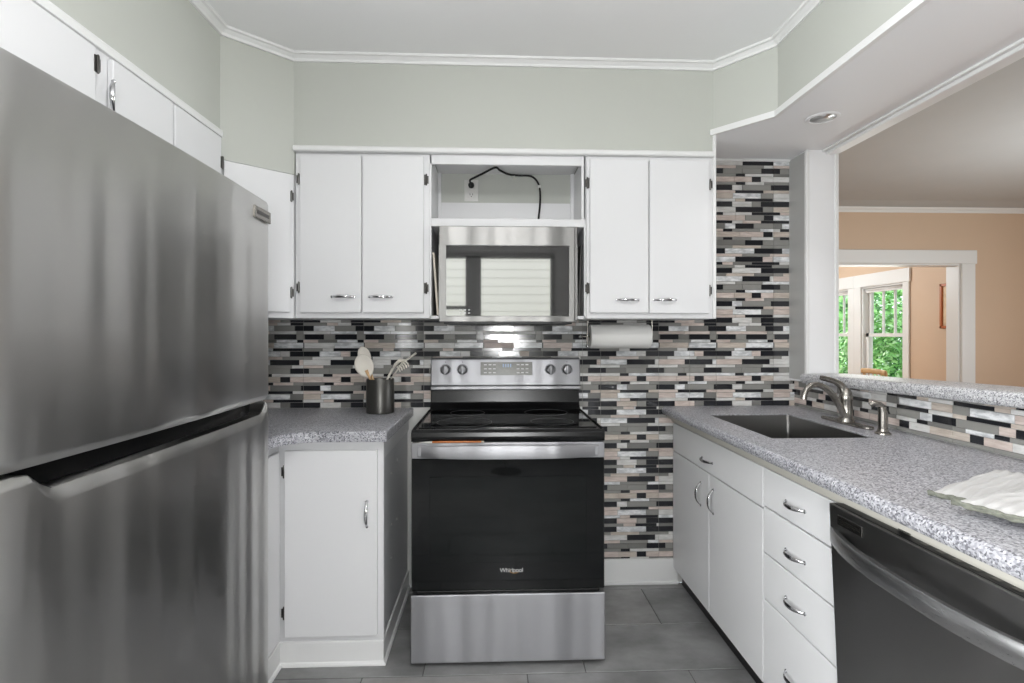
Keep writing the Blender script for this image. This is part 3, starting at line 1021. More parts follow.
BK = FX - 0.072
bm = door_mesh([lambda u: (BK, SEAM + 0.012), lambda u: (fx(u) - 0.022, SEAM + 0.010), lambda u: (fx(u) - 0.010, SEAM + 0.012), lambda u: (fx(u) - 0.003, SEAM + 0.022), lambda u: (fx(u), SEAM + 0.03),
                lambda u: (fx(u), 1.3), lambda u: (fx(u), 1.5), lambda u: (fx(u), FZ - 0.012), lambda u: (fx(u) - 0.004, FZ - 0.003), lambda u: (fx(u) - 0.012, FZ), lambda u: (BK, FZ), lambda u: (BK, SEAM + 0.012)])
fd = link('freezer_door', bm, 'fridge', t, smooth=True, auto=35)
bm = door_mesh([lambda u: (BK, 0.06), lambda u: (fx(u) - 0.01, 0.06), lambda u: (fx(u), 0.07), lambda u: (fx(u), 0.4), lambda u: (fx(u), 0.8), lambda u: (fx(u), SEAM - 0.012 - dip(u)),
                lambda u: (fx(u) - 0.001, SEAM - 0.008 - dip(u)), lambda u: (fx(u) - 0.006, SEAM + 0.000 - dip(u) * 0.9), lambda u: (fx(u) - 0.010, SEAM + 0.004 - dip(u) * 0.8),
                lambda u: (BK, SEAM + 0.004 - dip(u) * 0.8), lambda u: (BK, 0.06)])
link('fridge_door', bm, 'fridge', t, smooth=True, auto=18)
bm = B()      # black grip trough behind the scooped lip
grid = []
for fn in (lambda u: (fx(u) - 0.0085, SEAM + 0.0042 - dip(u) * 0.8), lambda u: (fx(u) - 0.030, SEAM - dip(u) * 0.95), lambda u: (fx(u) - 0.05, SEAM + 0.002 - dip(u) * 0.6), lambda u: (fx(u) - 0.060, SEAM + 0.010), lambda u: (BK, SEAM + 0.010)):
    grid.append([bm.verts.new((fn(u)[0], FY0 + u * (FY1 - FY0), fn(u)[1])) for u in US if 0.09 < u < 0.995])
for a, b2 in zip(grid, grid[1:]):
    for i in range(len(a) - 1):
        f = bm.faces.new([a[i], a[i + 1], b2[i + 1], b2[i]]); f.smooth = True
link('grip_trough', bm, 'blackenamel', t)
bm = B(); box(bm, fx(0.87) - 0.002, fx(0.87) + 0.004, -1.205, -1.098, 1.618, 1.652, 0.002, 2); pl = link('badge', bm, 'nickel', fd, label='small raised metal name badge')
bm = B(); box(bm, fx(0.87) + 0.0038, fx(0.87) + 0.0046, -1.190, -1.112, 1.630, 1.641); link('badge_lettering', bm, 'hinge', fd)
bm = B(); box(bm, WX0 + 0.08, FX - 0.09, FY0 + 0.05, FY1 - 0.05, 0.0, 0.032); link('toe_grille', bm, 'blackplastic', t)
bm = B(); box(bm, FX - 0.10, FX - 0.03, FY1 - 0.07, FY1 - 0.02, FZ - 0.002, FZ + 0.012, 0.004); link('hinge_cover', bm, 'darkbody', t)

# ------------------------------------------------------------------ left base cabinet and counter
LX0, LX1, LY = -0.832, -0.434, -0.62
t = thing('base_cabinet', 'white corner base cabinet with one door left of the range', 'cabinet', (-0.9, -0.4, 0))
bm = B()
prism(bm, [(WX0 + 0.004, -0.004), (WX0 + 0.004, -1.075), (LX0, -1.075), (LX0, LY), (LX1, LY), (LX1, -0.004)], 0.0, 0.875)
link('carcass', bm, 'cab', t)
bm = B(); box(bm, LX1 - 0.001, LX1 + 0.002, LY + 0.022, -0.03, 0.10, 0.862); sp = link('side_panel', bm, 'panelshade', t, label='recessed end panel facing the range, shade put into its grey')
bm = B(); box(bm, LX1 - 0.002, LX1 + 0.006, LY - 0.0, LY + 0.022, 0.09, 0.875, 0.001); box(bm, LX1 - 0.002, LX1 + 0.006, LY + 0.022, -0.006, 0.80, 0.875, 0.001); link('side_frame', bm, 'cab', t)
for y, z in ((-0.45, 0.70), (-0.30, 0.72), (-0.44, 0.48), (-0.45, 0.34), (-0.32, 0.46)):
    bm = B(); lathe(bm, [(0.004, 0), (0.004, 0.0015), (0, 0.002)], (LX1 + 0.002, y, z), (1, 0, 0), 8)
    link('screw_cap', bm, 'whiteplastic', sp)
bm = B(); box(bm, -0.806, -0.450, LY - 0.018, LY - 0.0005, 0.117, 0.838, 0.003, 2); dr = link('door', bm, 'cab', t)
link('handle', bow_pull((-0.489, LY - 0.018, 0.592), (0, 0, 1), (0, -1, 0), 0.098, 0.022), 'chrome', dr, smooth=True, auto=50, label='chrome bow handle')
for zz in (0.755, 0.205):
    link('hinge', hinge((-0.812, LY - 0.0005, zz), (0, 0, 1), (0, -1, 0), (-1, 0, 0)), 'hinge', dr, smooth=True, auto=40, label='dark steel hinge')
bm = B(); box(bm, LX0 - 0.0005, LX0 + 0.017, -1.07, LY - 0.035, 0.117, 0.838, 0.003, 2); dr = link('door', bm, 'cab', t)
for zz in (0.748, 0.200):
    link('hinge', hinge((LX0 + 0.002, LY - 0.028, zz), (0, 0, 1), (1, 0, 0), (0, 1, 0)), 'hinge', dr, smooth=True, auto=40, label='dark steel hinge')
bm = B()
pth = [(LX0, -1.075), (LX0, LY), (LX1, LY), (LX1, -0.006)]
sweep(bm, pth, [(0, 0), (0.007, 0), (0.007, 0.088), (0.005, 0.092), (0, 0.092)])
sweep(bm, pth, [(0.007, 0), (0.016, 0), (0.0155, 0.006), (0.012, 0.012), (0.007, 0.015)])
link('base_moulding', bm, 'trim', t)
# counter
poly = [(WX0 + 0.002, -0.006), (WX0 + 0.002, -1.078), (-0.805, -1.078)] + [(-0.805, -0.80)] + arc((-0.665, -0.80), 0.14, PI, PI / 2, 8)[1:] + [(-0.409, -0.66), (-0.405, -0.006)]
bm = B(); prism(bm, poly, 0.8755, 0.916, bev=0.009, seg=3, which='top')
o = link('countertop', bm, 'counter', None, smooth=True, auto=40); tag(o, 'short speckled grey countertop left of the range, under the utensil crock', 'countertop'); recenter(o, (-0.9, -0.4, 0.8755))

# ------------------------------------------------------------------ range
RX0, RX1, RY = -0.316, 0.437, -0.65
t = thing('kitchen_range', 'stainless freestanding electric range with black glass oven door', 'stove', (0.06, -0.33, 0))
bm = B(); box(bm, RX0 + 0.004, RX1 - 0.004, RY + 0.05, -0.035, 0.03, 0.878, 0.003); link('body', bm, 'darkbody', t)
# cooktop: black frame with thick rounded front lip, glass surface
bm = B()
prism(bm, [(RY, 0.872), (RY - 0.004, 0.890), (RY - 0.001, 0.908), (RY + 0.012, 0.916), (RY + 0.06, 0.917), (-0.10, 0.917), (-0.10, 0.872)], RX0 - 0.001, RX1 + 0.001, axis='x', bev=0.002)
link('cooktop', bm, 'blackenamel', t)
bm = B(); box(bm, RX0 + 0.022, RX1 - 0.022, RY + 0.045, -0.105, 0.9165, 0.920, 0.001); gl = link('glass_top', bm, 'blackglass', t)
for (x, y, rr) in ((-0.12, -0.48, 0.115), (0.25, -0.48, 0.09), (-0.12, -0.22, 0.08), (0.25, -0.22, 0.10)):
    bm = B(); tube(bm, [(x + rr * math.cos(a * PI / 20), y + rr * math.sin(a * PI / 20), 0.9202) for a in range(40)], 0.0006, 5, closed=True)
    link('burner_ring', bm, 'darkbody', gl)
for x in (RX0 + 0.008, RX1 - 0.008):
    bm = B(); tube(bm, [(x, RY + 0.02, 0.919), (x, -0.12, 0.919)], 0.004, 8)
    link('edge_trim', bm, 'blackenamel', t)
# riser and control panel
bm = B(); prism(bm, [(-0.018, 0.90), (-0.018, 1.03), (-0.055, 1.03), (-0.062, 1.012), (-0.070, 0.95), (-0.10, 0.917), (-0.10, 0.90)], RX0 + 0.006, RX1 - 0.004, axis='x', bev=0.003); link('riser', bm, 'blackenamel', t)
bm = B(); prism(bm, [(-0.018, 1.03), (-0.018, 1.160), (-0.045, 1.172), (-0.068, 1.170), (-0.074, 1.163), (-0.088, 1.036), (-0.080, 1.030)], RX0 + 0.008, RX1 - 0.001, axis='x', bev=0.004); cp = link('control_panel', bm, 'steel', t)
bm = B(); prism(bm, [(-0.05, 1.012), (-0.05, 1.030), (-0.088, 1.031), (-0.090, 1.016), (-0.086, 1.012)], RX0 + 0.008, RX1 - 0.001, axis='x', bev=0.003); link('panel_lip', bm, 'steel', t)
tilt = Vector((0, -0.987, 0.108)).normalized()


def py(z):
    return -0.074 - (1.163 - z) * (0.014 / 0.127)


for x in (-0.236, -0.152, 0.286, 0.370):
    zc = 1.112
    bm = B()
    c = Vector((x, py(zc), zc))
    lathe(bm, [(0.024, 0.0), (0.024, 0.004), (0.021, 0.008), (0.019, 0.022), (0.016, 0.024)], c, tilt, 20)
    box(bm, x - 0.006, x + 0.006, c.y - 0.034, c.y - 0.02, zc - 0.022, zc + 0.023, 0.003, 2)
    k = link('knob', bm, 'steel', cp, smooth=True, auto=35)
    bm = B(); tube(bm, [c + tilt * 0.001 + Vector((0.027 * math.cos(a * PI / 12), 0, 0.027 * math.sin(a * PI / 12))) for a in range(24)], 0.0012, 5, closed=True); link('dial_mark', bm, 'darkbody', k)
    bm = B(); lathe(bm, [(0.0026, 0), (0.0026, 0.0008), (0, 0.001)], (x, py(1.150), 1.150), tilt, 8); link('mark_dot', bm, 'hinge', k)
bm = B()
prism(bm, [(py(1.085) - 0.0012, 1.085), (py(1.150) - 0.0012, 1.150), (py(1.150) + 0.01, 1.150), (py(1.085) + 0.01, 1.085)], -0.062, 0.196, axis='x', bev=0.001)
dp = link('display', bm, 'display', cp, label='grey touch display with key symbols')
bm = B()
for i in range(4):
    x = 0.048 + i * 0.012
    box(bm, x, x + 0.007, py(1.13) - 0.0018, py(1.13) - 0.0006, 1.122, 1.141)
link('digits', bm, 'displaylit', dp)
for sx in (-0.045, -0.022, 0.0, 0.118, 0.140, 0.162):
    for zz in (1.137, 1.117, 1.098):
        bm = B(); box(bm, sx, sx + 0.014, py(zz) - 0.0017, py(zz) - 0.0008, zz - 0.0025, zz + 0.0025)
        link('key', bm, 'lettering', dp)
# oven door
bm = B(); box(bm, RX0, RX1, RY + 0.002, RY + 0.045, 0.292, 0.806, 0.003); od = link('oven_door', bm, 'ovenglass', t)
bm = B(); box(bm, RX0, RX1, RY - 0.001, RY + 0.045, 0.806, 0.868, 0.003, 2); link('door_band', bm, 'steel', od)
bm = B(); box(bm, -0.245, 0.366, RY + 0.001, RY + 0.006, 0.40, 0.735, 0.001); link('oven_window', bm, 'ovenwin', od)
bm = B(); box(bm, RX0 + 0.02, RX1 - 0.02, RY - 0.001, RY + 0.01, 0.283, 0.293, 0.002); link('door_lower_trim', bm, 'blackenamel', od)
bm = B()      # wide bowed flat handle
hp, hr = [], []
n = 24
prof = []
for i in range(n + 1):
    s = -1 + 2 * i / n
    x = (RX0 + RX1) / 2 + s * 0.352
    prof.append((x, RY - 0.006 - 0.040 * (1 - s ** 4)))
for (za, zb) in ((0.815, 0.858),):
    g = []
    for (x, y) in prof:
        sv = (x - (RX0 + RX1) / 2) / 0.352
        bulge = 0.006 * (1 - sv * sv)
        g.append([bm.verts.new(p) for p in ((x, y + 0.012, za), (x, y + 0.002, za - 0.001 - bulge * 0.3), (x, y, za + 0.004), (x, y, zb - 0.004 + bulge), (x, y + 0.003, zb + bulge), (x, y + 0.014, zb + bulge * 0.8))])
    for a, b2 in zip(g, g[1:]):
        for j in range(6):
            bm.faces.new([a[j], a[(j + 1) % 6], b2[(j + 1) % 6], b2[j]])
    bm.faces.new(g[0]); bm.faces.new(g[-1][::-1])
for s in (-1, 1):
    x = (RX0 + RX1) / 2 + s * 0.345
    box(bm, x - 0.008, x + 0.008, RY - 0.012, RY + 0.002, 0.818, 0.856, 0.002)
link('door_handle', bm, 'steel', od, smooth=True, auto=40)
# lettering on the oven door
cu = bpy.data.curves.new('text', 'FONT'); cu.body = 'Whirlpool'; cu.size = 0.0235; cu.align_x = 'CENTER'; cu.extrude = 0.0004
cu.space_character = 0.92
to = bpy.data.objects.new('text', cu); COL.objects.link(to)
dg = bpy.context.evaluated_depsgraph_get()
me = bpy.data.meshes.new_from_object(to.evaluated_get(dg))
bpy.data.objects.remove(to)
lo = bpy.data.objects.new('lettering', me); me.materials.clear(); me.materials.append(M['lettering']); COL.objects.link(lo)
lo.parent = od
me.transform(Matrix.Translation(Vector((0.072, RY + 0.0012, 0.362)) - worldloc(od)) @ Matrix.Rotation(PI / 2, 4, 'X'))
bm = B(); tube(bm, [(0.083 + 0.017 * math.cos(a * PI / 14), RY + 0.001, 0.3655 + 0.0075 * math.sin(a * PI / 14)) for a in range(11, 28)], 0.0009, 5); link('logo_swoosh', bm, 'gold', od)
# drawer and feet
bm = B(); box(bm, RX0 - 0.002, RX1 + 0.002, RY - 0.006, RY + 0.045, 0.016, 0.280, 0.004, 2); link('storage_drawer', bm, 'steel', t)
for x in (RX0 + 0.055, RX1 - 0.06):
    for y in (RY + 0.06, -0.12):
        bm = B(); lathe(bm, [(0.010, 0.03), (0.010, 0.012), (0.020, 0.012), (0.021, 0.004), (0.018, 0.0)], (x, y, 0), (0, 0, 1), 14)
        link('foot', bm, 'rubber', t)
# wooden stick lying along the top of the oven door
t = thing('basting_brush', 'thin orange wooden stick with a pale tip lying under the cooktop front edge', 'brush', (-0.15, RY - 0.012, 0.868))
bm = B(); tube(bm, [(-0.235, RY - 0.008, 0.8725), (-0.20, RY - 0.008, 0.8727), (-0.09, RY - 0.008, 0.8727), (-0.045, RY - 0.008, 0.8725)], [0.0035, 0.004, 0.004, 0.0035], 8); link('handle', bm, 'orangewood', t)
bm = B(); tube(bm, [(-0.285, RY - 0.008, 0.8715), (-0.26, RY - 0.008, 0.872), (-0.235, RY - 0.008, 0.8722)], [0.001, 0.0026, 0.0036], 8); link('tip', bm, 'whiteplastic', t, label='pale pointed tip')
bm = B(); tube(bm, [(-0.045, RY - 0.008, 0.8725), (-0.034, RY - 0.008, 0.8725)], 0.0038, 8); link('end_cap', bm, 'board', t, label='cream end cap')

# ------------------------------------------------------------------ utensil crock
cx, cy = -0.536, -0.175
t = thing('utensil_crock', 'dark gunmetal utensil crock on the left countertop', 'crock', (cx, cy, 0.916))
bm = B(); lathe(bm, [(0.0, 0.0005), (0.062, 0.0005), (0.065, 0.004), (0.065, 0.158), (0.0635, 0.161), (0.061, 0.158), (0.060, 0.008), (0.0, 0.007)], (cx, cy, 0.916), n=40)
link('pot', bm, 'crock', t, smooth=True, auto=40)


def spoon(name, label, foot, head, hw, hh, mat, up=(0, -1, 0), cat='spoon', hd=0.012):
    foot, head = Vector(foot), Vector(head)
    t = thing(name, label, cat, foot)
    d = (head - foot).normalized()
    neck = head - d * hh * 0.9
    bm = B(); tube(bm, [foot, foot.lerp(neck, 0.5), neck, neck + d * 0.03], [0.005, 0.0055, 0.006, 0.008], 10); link('handle', bm, 'palewood', t, smooth=True, auto=40, label='pale wooden handle')
    upv = Vector(up)
    s = d.cross(upv).normalized()
    o2 = s.cross(d).normalized()
    bm = B()
    rings = []
    N = 10
    for i in range(N + 1):
        a = -1 + 2 * i / N
        w = hw * math.sqrt(max(0.02, 1 - a * a)) * (1.0 if a > 0 else 1.0 - 0.18 * a * a)
        th = 0.004 + 0.003 * (1 - a * a)
        c = head + d * (a * hh)
        rg = []
        for j in range(12):
            an = 2 * PI * j / 12
            px_ = math.cos(an) * w
            bowl = hd * ((px_ / hw) ** 2 + a * a - 1)
            rg.append(bm.verts.new(c + s * px_ + o2 * (bowl + math.sin(an) * th)))
        rings.append(rg)
    for a, b2 in zip(rings, rings[1:]):
        for j in range(12):
            bm.faces.new([a[j], a[(j + 1) % 12], b2[(j + 1) % 12], b2[j]])
    bm.faces.new(rings[0]); bm.faces.new(rings[-1][::-1])
    link('head', bm, mat, t, smooth=True, label='white spoon head')
    return t


spoon('serving_spoon', 'white round-headed spoon with a wooden handle, frontmost left in the crock', (-0.510, -0.207, 0.930), (-0.604, -0.205, 1.140), 0.044, 0.058, 'utensilgrey')
spoon('serving_spoon', 'taller white spoon behind the round-headed one in the crock', (-0.522, -0.158, 0.930), (-0.617, -0.15, 1.186), 0.030, 0.046, 'utensilgrey')
# pasta fork, head tipped to the right
t = thing('pasta_fork', 'white toothed pasta fork leaning right in the crock', 'utensil', (-0.545, -0.180, 0.93))
bm = B(); tube(bm, [(-0.545, -0.180, 0.93), (-0.50, -0.182, 1.08), (-0.475, -0.188, 1.125)], [0.005, 0.0055, 0.007], 10); link('handle', bm, 'utensilgrey', t, smooth=True, auto=40)
bm = B()
tube(bm, [(-0.478, -0.188, 1.115), (-0.462, -0.188, 1.145), (-0.44, -0.19, 1.165), (-0.415, -0.195, 1.165)], [0.008, 0.020, 0.024, 0.012], 12, flat=0.4)
link('head', bm, 'utensilgrey', t, smooth=True, auto=50)
bm = B()
for k in range(5):
    q = k / 4
    b0 = Vector((-0.452 + 0.040 * q, -0.195, 1.135 + 0.025 * q))
    tube(bm, [b0, b0 + Vector((0.012, -0.014, -0.010)), b0 + Vector((0.017, -0.022, -0.022))], [0.0042, 0.004, 0.0028], 7)
link('teeth', bm, 'utensilgrey', t, smooth=True, auto=50)
t = thing('spatula', 'thin pale stick utensil leaning far right out of the crock', 'utensil', (-0.555, -0.134, 0.93))
bm = B(); tube(bm, [(-0.555, -0.134, 0.93), (-0.50, -0.134, 1.06), (-0.44, -0.134, 1.15), (-0.372, -0.134, 1.198)], [0.006, 0.006, 0.008, 0.009], 10, flat=0.6); link('handle', bm, 'utensilgrey', t, smooth=True, auto=40)

# ------------------------------------------------------------------ right base run
KX = 0.93


def front_panel(nm, t, y0, y1, z0, z1):
    bm = B(); box(bm, KX, KX + 0.018, y0, y1, z0, z1, 0.0022, 2)
    return link(nm, bm, 'cab', t)


def rpull(par, y, z, vert=False, L=0.1):
    link('handle', bow_pull((KX, y, z), (0, 0, 1) if vert else (0, 1, 0), (-1, 0, 0), L), 'chrome', par, smooth=True, auto=50, label='chrome bow handle')


t = thing('sink_cabinet', 'white sink base cabinet with two doors right of the range', 'cabinet', (1.25, -0.46, 0))
bm = B()
box(bm, KX + 0.018, KX + 0.036, -0.918, -0.006, 0.085, 0.875); box(bm, KX + 0.036, HX - 0.006, -0.026, -0.006, 0.085, 0.875); box(bm, KX + 0.036, HX - 0.006, -0.918, -0.90, 0.085, 0.875); box(bm, KX + 0.036, HX - 0.006, -0.90, -0.026, 0.085, 0.103)
link('carcass', bm, 'cab', t)
bm = B(); box(bm, 0.972, 1.0, -0.918, -0.03, 0, 0.085); link('toe_kick', bm, 'blackplastic', t, label='dark toe kick')
d1 = front_panel('false_drawer', t, -0.915, -0.012, 0.692, 0.832); rpull(d1, -0.448, 0.742, L=0.108)
d2 = front_panel('door', t, -0.462, -0.012, 0.087, 0.686); rpull(d2, -0.378, 0.575, True)
d3 = front_panel('door', t, -0.915, -0.466, 0.087, 0.686); rpull(d3, -0.512, 0.582, True)
t = thing('drawer_cabinet', 'white four-drawer base cabinet between the sink cabinet and dishwasher', 'cabinet', (1.25, -1.11, 0))
bm = B(); box(bm, KX + 0.019, HX - 0.006, -1.322, -0.92, 0.085, 0.875); link('carcass', bm, 'cab', t)
bm = B(); box(bm, 0.972, 1.0, -1.322, -0.92, 0, 0.085); link('toe_kick', bm, 'blackplastic', t, label='dark toe kick')
for z0, z1, zh in ((0.703, 0.832, 0.760), (0.545, 0.697, 0.607), (0.386, 0.539, 0.455), (0.087, 0.380, 0.222)):
    d = front_panel('drawer', t, -1.318, -0.9195, z0, z1); rpull(d, -1.112, zh)
# counter with the sink cut-out
SX0, SX1, SY0, SY1 = 1.0, 1.375, -0.848, -0.298
CY = -2.7
bm = B()
for (x0, x1, y0, y1) in ((0.895, SX0, CY, -0.006), (SX1, HX - 0.008, CY, -0.006), (SX0, SX1, SY1, -0.006), (SX0, SX1, CY, SY0)):
    box(bm, x0, x1, y0, y1, 0.8765, 0.916)
fr = [(0.8951, 0.916), (0.886, 0.9145), (0.878, 0.909), (0.8735, 0.900), (0.8735, 0.889), (0.877, 0.881), (0.8951, 0.8765)]
prism(bm, fr, CY, -0.006, axis='y')
for f in bm.faces:
    f.smooth = False
o = link('countertop', bm, 'counter', None); tag(o, 'long speckled grey countertop holding the sink, right of the range', 'countertop'); recenter(o, (1.2, -1.3, 0.8765))
bm = B(); box(bm, 0.900, 0.948, CY, -0.008, 0.858, 0.8762, 0.001); box(bm, 0.925, 0.948, CY, -0.008, 0.838, 0.858); struct('trim_13', bm, 'edgestrip')
# sink
t = thing('kitchen_sink', 'rectangular stainless sink set in the right countertop', 'sink', (1.19, -0.57, 0.72))
bm = B()
w = 0.006
zb = 0.735
box(bm, SX0 - 0.001 + 0.002, SX0 + w, SY0 + 0.002, SY1 - 0.002, zb, 0.913); box(bm, SX1 - w, SX1 - 0.001, SY0 + 0.002, SY1 - 0.002, zb, 0.913)
box(bm, SX0 + w, SX1 - w, SY0 + 0.001, SY0 + w, zb, 0.913); box(bm, SX0 + w, SX1 - w, SY1 - w, SY1 - 0.001, zb, 0.913)
box(bm, SX0 + 0.001, SX1 - 0.001, SY0 + 0.001, SY1 - 0.001, zb - 0.006, zb)
for (x, y) in ((SX0 + w, SY1 - w), (SX1 - w, SY1 - w), (SX0 + w, SY0 + w), (SX1 - w, SY0 + w)):
    tube(bm, [(x, y, zb), (x, y, 0.912)], 0.008, 10)
link('basin', bm, 'sinksteel', t)
bm = B(); lathe(bm, [(0.045, 0.001), (0.045, 0.003), (0.036, 0.004), (0.030, 0.001), (0.0, 0.001)], (1.19, -0.57, zb), n=24); link('drain', bm, 'chrome', t, smooth=True, auto=40)
# faucet
fxx, fyy = 1.472, -0.555
t = thing('faucet', 'brushed nickel single-lever faucet with a curved spout behind the sink', 'faucet', (fxx, fyy, 0.916))
bm = B()
prism(bm, [(fxx - 0.028, -0.66)] + [(fxx + 0.028 * math.cos(a), -0.66 + 0.045 * math.sin(a)) for a in [-PI + PI * i / 10 for i in range(1, 10)]] + [(fxx + 0.028, -0.66), (fxx + 0.028, -0.45)] + [(fxx + 0.028 * math.cos(a), -0.45 + 0.045 * math.sin(a)) for a in [PI * i / 10 for i in range(1, 10)]] + [(fxx - 0.028, -0.45)], 0.9165, 0.926, bev=0.003)
link('base_plate', bm, 'nickel', t, smooth=True, auto=35)
bm = B(); lathe(bm, [(0.032, 0.0), (0.030, 0.008), (0.025, 0.016), (0.0245, 0.085), (0.026, 0.09), (0.0255, 0.105), (0.021, 0.125), (0.013, 0.138), (0.0, 0.142)], (fxx, fyy, 0.925), n=24); link('body', bm, 'nickel', t, smooth=True, auto=40)
bm = B()
sp = bez([(1.462, -0.565, 0.945), (1.435, -0.566, 0.995), (1.40, -0.567, 1.045), (1.36, -0.568, 1.074), (1.322, -0.569, 1.079), (1.296, -0.57, 1.062), (1.283, -0.57, 1.030)], 5)
tube(bm, sp, [0.0135 - 0.0025 * i / (len(sp) - 1) for i in range(len(sp))], 14)
lathe(bm, [(0.0125, 0.0), (0.0125, 0.016), (0.009, 0.017)], (1.285, -0.57, 1.036), (-0.15, 0, -1), 14)
link('spout', bm, 'nickel', t, smooth=True, auto=50)
bm = B()
lv = bez([(1.470, -0.556, 1.040), (1.457, -0.552, 1.070), (1.43, -0.550, 1.090), (1.40, -0.548, 1.100), (1.368, -0.546, 1.108)], 4)
tube(bm, lv, [0.018, 0.0185, 0.018, 0.017, 0.016, 0.015, 0.014, 0.013, 0.0125, 0.012, 0.0115, 0.011, 0.011, 0.011, 0.011, 0.0108, 0.009], 12, flat=0.65, up=(0, 1, 0))
link('lever', bm, 'nickel', t, smooth=True, auto=50)
# side sprayer
sx_, sy_ = 1.455, -0.785
t = thing('side_sprayer', 'brushed nickel side sprayer standing right of the faucet', 'sprayer', (sx_, sy_, 0.916))
bm = B(); lathe(bm, [(0.027, 0.0005), (0.026, 0.006), (0.018, 0.012), (0.0165, 0.02)], (sx_, sy_, 0.916), n=20); link('collar', bm, 'nickel', t, smooth=True, auto=40)
bm = B(); tube(bm, [(sx_, sy_, 0.93), (sx_, sy_, 0.96), (sx_, sy_, 1.0), (sx_ - 0.004, sy_, 1.018)], [0.0155, 0.0165, 0.0155, 0.014], 16); link('handle', bm, 'nickel', t, smooth=True, auto=40)
bm = B(); tube(bm, [(sx_ + 0.004, sy_, 1.012), (sx_ - 0.012, sy_ + 0.002, 1.026), (sx_ - 0.034, sy_ + 0.006, 1.031), (sx_ - 0.042, sy_ + 0.008, 1.024)], [0.012, 0.0115, 0.010, 0.0095], 12); link('nozzle', bm, 'nickel', t, smooth=True, auto=40)
bm = B(); tube(bm, [(sx_ + 0.012, sy_, 1.012), (sx_ + 0.024, sy_, 0.992)], [0.006, 0.004], 8, flat=0.6); link('trigger', bm, 'blackplastic', t)

# ------------------------------------------------------------------ dishwasher
DY0, DY1 = -1.94, -1.328


def dx(z):      # the door leans out a little at its top
    return 0.893 + 0.034 * (0.842 - z) / 0.74


t = thing('dishwasher', 'dark stainless dishwasher with a bowed full-width handle at the right', 'dishwasher', (1.2, -1.63, 0))
bm = B(); box(bm, 0.958, HX - 0.02, DY0 + 0.006, DY1 - 0.006, 0.09, 0.832); link('tub', bm, 'blackplastic', t)
bm = B(); prism(bm, [(dx(0.842), 0.842), (dx(0.842) + 0.048, 0.842), (dx(0.1) + 0.028, 0.1), (dx(0.1), 0.1)], DY0, DY1, axis='y', bev=0.003, seg=2)
dd_ = link('door', bm, 'dwsteel', t)
bm = B(); box(bm, dx(0.842) + 0.008, dx(0.842) + 0.044, DY0 + 0.01, DY1 - 0.012, 0.8415, 0.8432); cs = link('control_strip', bm, 'blackplastic', dd_)
for i in range(6):
    y = -1.62 - i * 0.04
    bm = B(); box(bm, dx(0.842) + 0.018, dx(0.842) + 0.03, y, y + 0.018, 0.8431, 0.8438)
    link('button', bm, 'hinge', cs)
bm = B(); box(bm, 0.925, 0.948, -1.565, -1.525, 0.8415, 0.857, 0.002); link('latch', bm, 'blackplastic', t)
bm = B(); box(bm, dx(0.815) - 0.003, dx(0.815) + 0.004, -1.455, -1.365, 0.797, 0.822, 0.001); bd = link('badge', bm, 'hinge', dd_, label='small dark name badge')
bm = B(); box(bm, dx(0.815) - 0.0036, dx(0.815) - 0.0028, -1.448, -1.372, 0.804, 0.808); box(bm, dx(0.815) - 0.0036, dx(0.815) - 0.0028, -1.448, -1.372, 0.813, 0.817); link('badge_lettering', bm, 'nickel', dd_)
bm = B()
g = []
n = 30
for i in range(n + 1):
    s = i / n
    y = DY1 - 0.002 + (DY0 - DY1 + 0.004) * s
    a = 2 * s - 1
    out = 0.052 * (1 - abs(a) ** 2.6)
    x = dx(0.765) - 0.002 - out
    hz_ = 0.0
    g.append([bm.verts.new(p) for p in ((x + 0.012, y, 0.738 + hz_), (x + 0.002, y, 0.738 + hz_), (x, y, 0.743 + hz_), (x, y, 0.775 + hz_), (x + 0.003, y, 0.780 + hz_), (x + 0.014, y, 0.780 + hz_))])
for a, b2 in zip(g, g[1:]):
    for j in range(6):
        bm.faces.new([a[j], a[(j + 1) % 6], b2[(j + 1) % 6], b2[j]])
bm.faces.new(g[0]); bm.faces.new(g[-1][::-1])
link('door_handle', bm, 'dwbar', dd_, smooth=True, auto=40, label='brighter stainless bowed handle')
bm = B(); box(bm, 0.96, 0.985, DY0 + 0.01, DY1 - 0.01, 0, 0.095); link('toe_kick', bm, 'blackplastic', t)
# rest of the run nearer the camera (out of frame)
t = thing('base_cabinet', 'white base cabinet on the near side of the dishwasher', 'cabinet', (1.25, -2.3, 0))
bm = B(); box(bm, KX + 0.019, HX - 0.006, CY + 0.02, DY0 - 0.004, 0.0, 0.875); link('carcass', bm, 'cab', t)
d = front_panel('door', t, CY + 0.03, DY0 - 0.01, 0.087, 0.832); rpull(d, -2.0, 0.6, True)

# ------------------------------------------------------------------ raised ledge
def zl(y):
    return 0.026 / 1.05 * (-y - 0.15)


bm = B()
LT = 1.095
t_ = bmesh.new()
yA, yB = -0.162, -2.85
prof = [(1.745, LT - 0.047), (1.745, LT - 0.008), (1.735, LT), (1.53, LT), (1.518, LT - 0.004), (1.511, LT - 0.013), (1.511, LT - 0.030), (1.516, LT - 0.042), (1.525, LT - 0.047)]
v1 = [t_.verts.new((x, yA, z + zl(yA))) for x, z in prof]
v2 = [t_.verts.new((x, yB, z + zl(yB))) for x, z in prof]
t_.faces.new(v1); t_.faces.new(v2[::-1])
for i in range(len(prof)):
    t_.faces.new([v1[i], v1[(i + 1) % len(prof)], v2[(i + 1) % len(prof)], v2[i]])
merge(bm, t_)
o = link('bar_ledge', bm, 'ledge', None); tag(o, 'speckled grey raised bar ledge along the pass-through behind the sink', 'ledge'); recenter(o, (1.63, -1.2, 1.05))

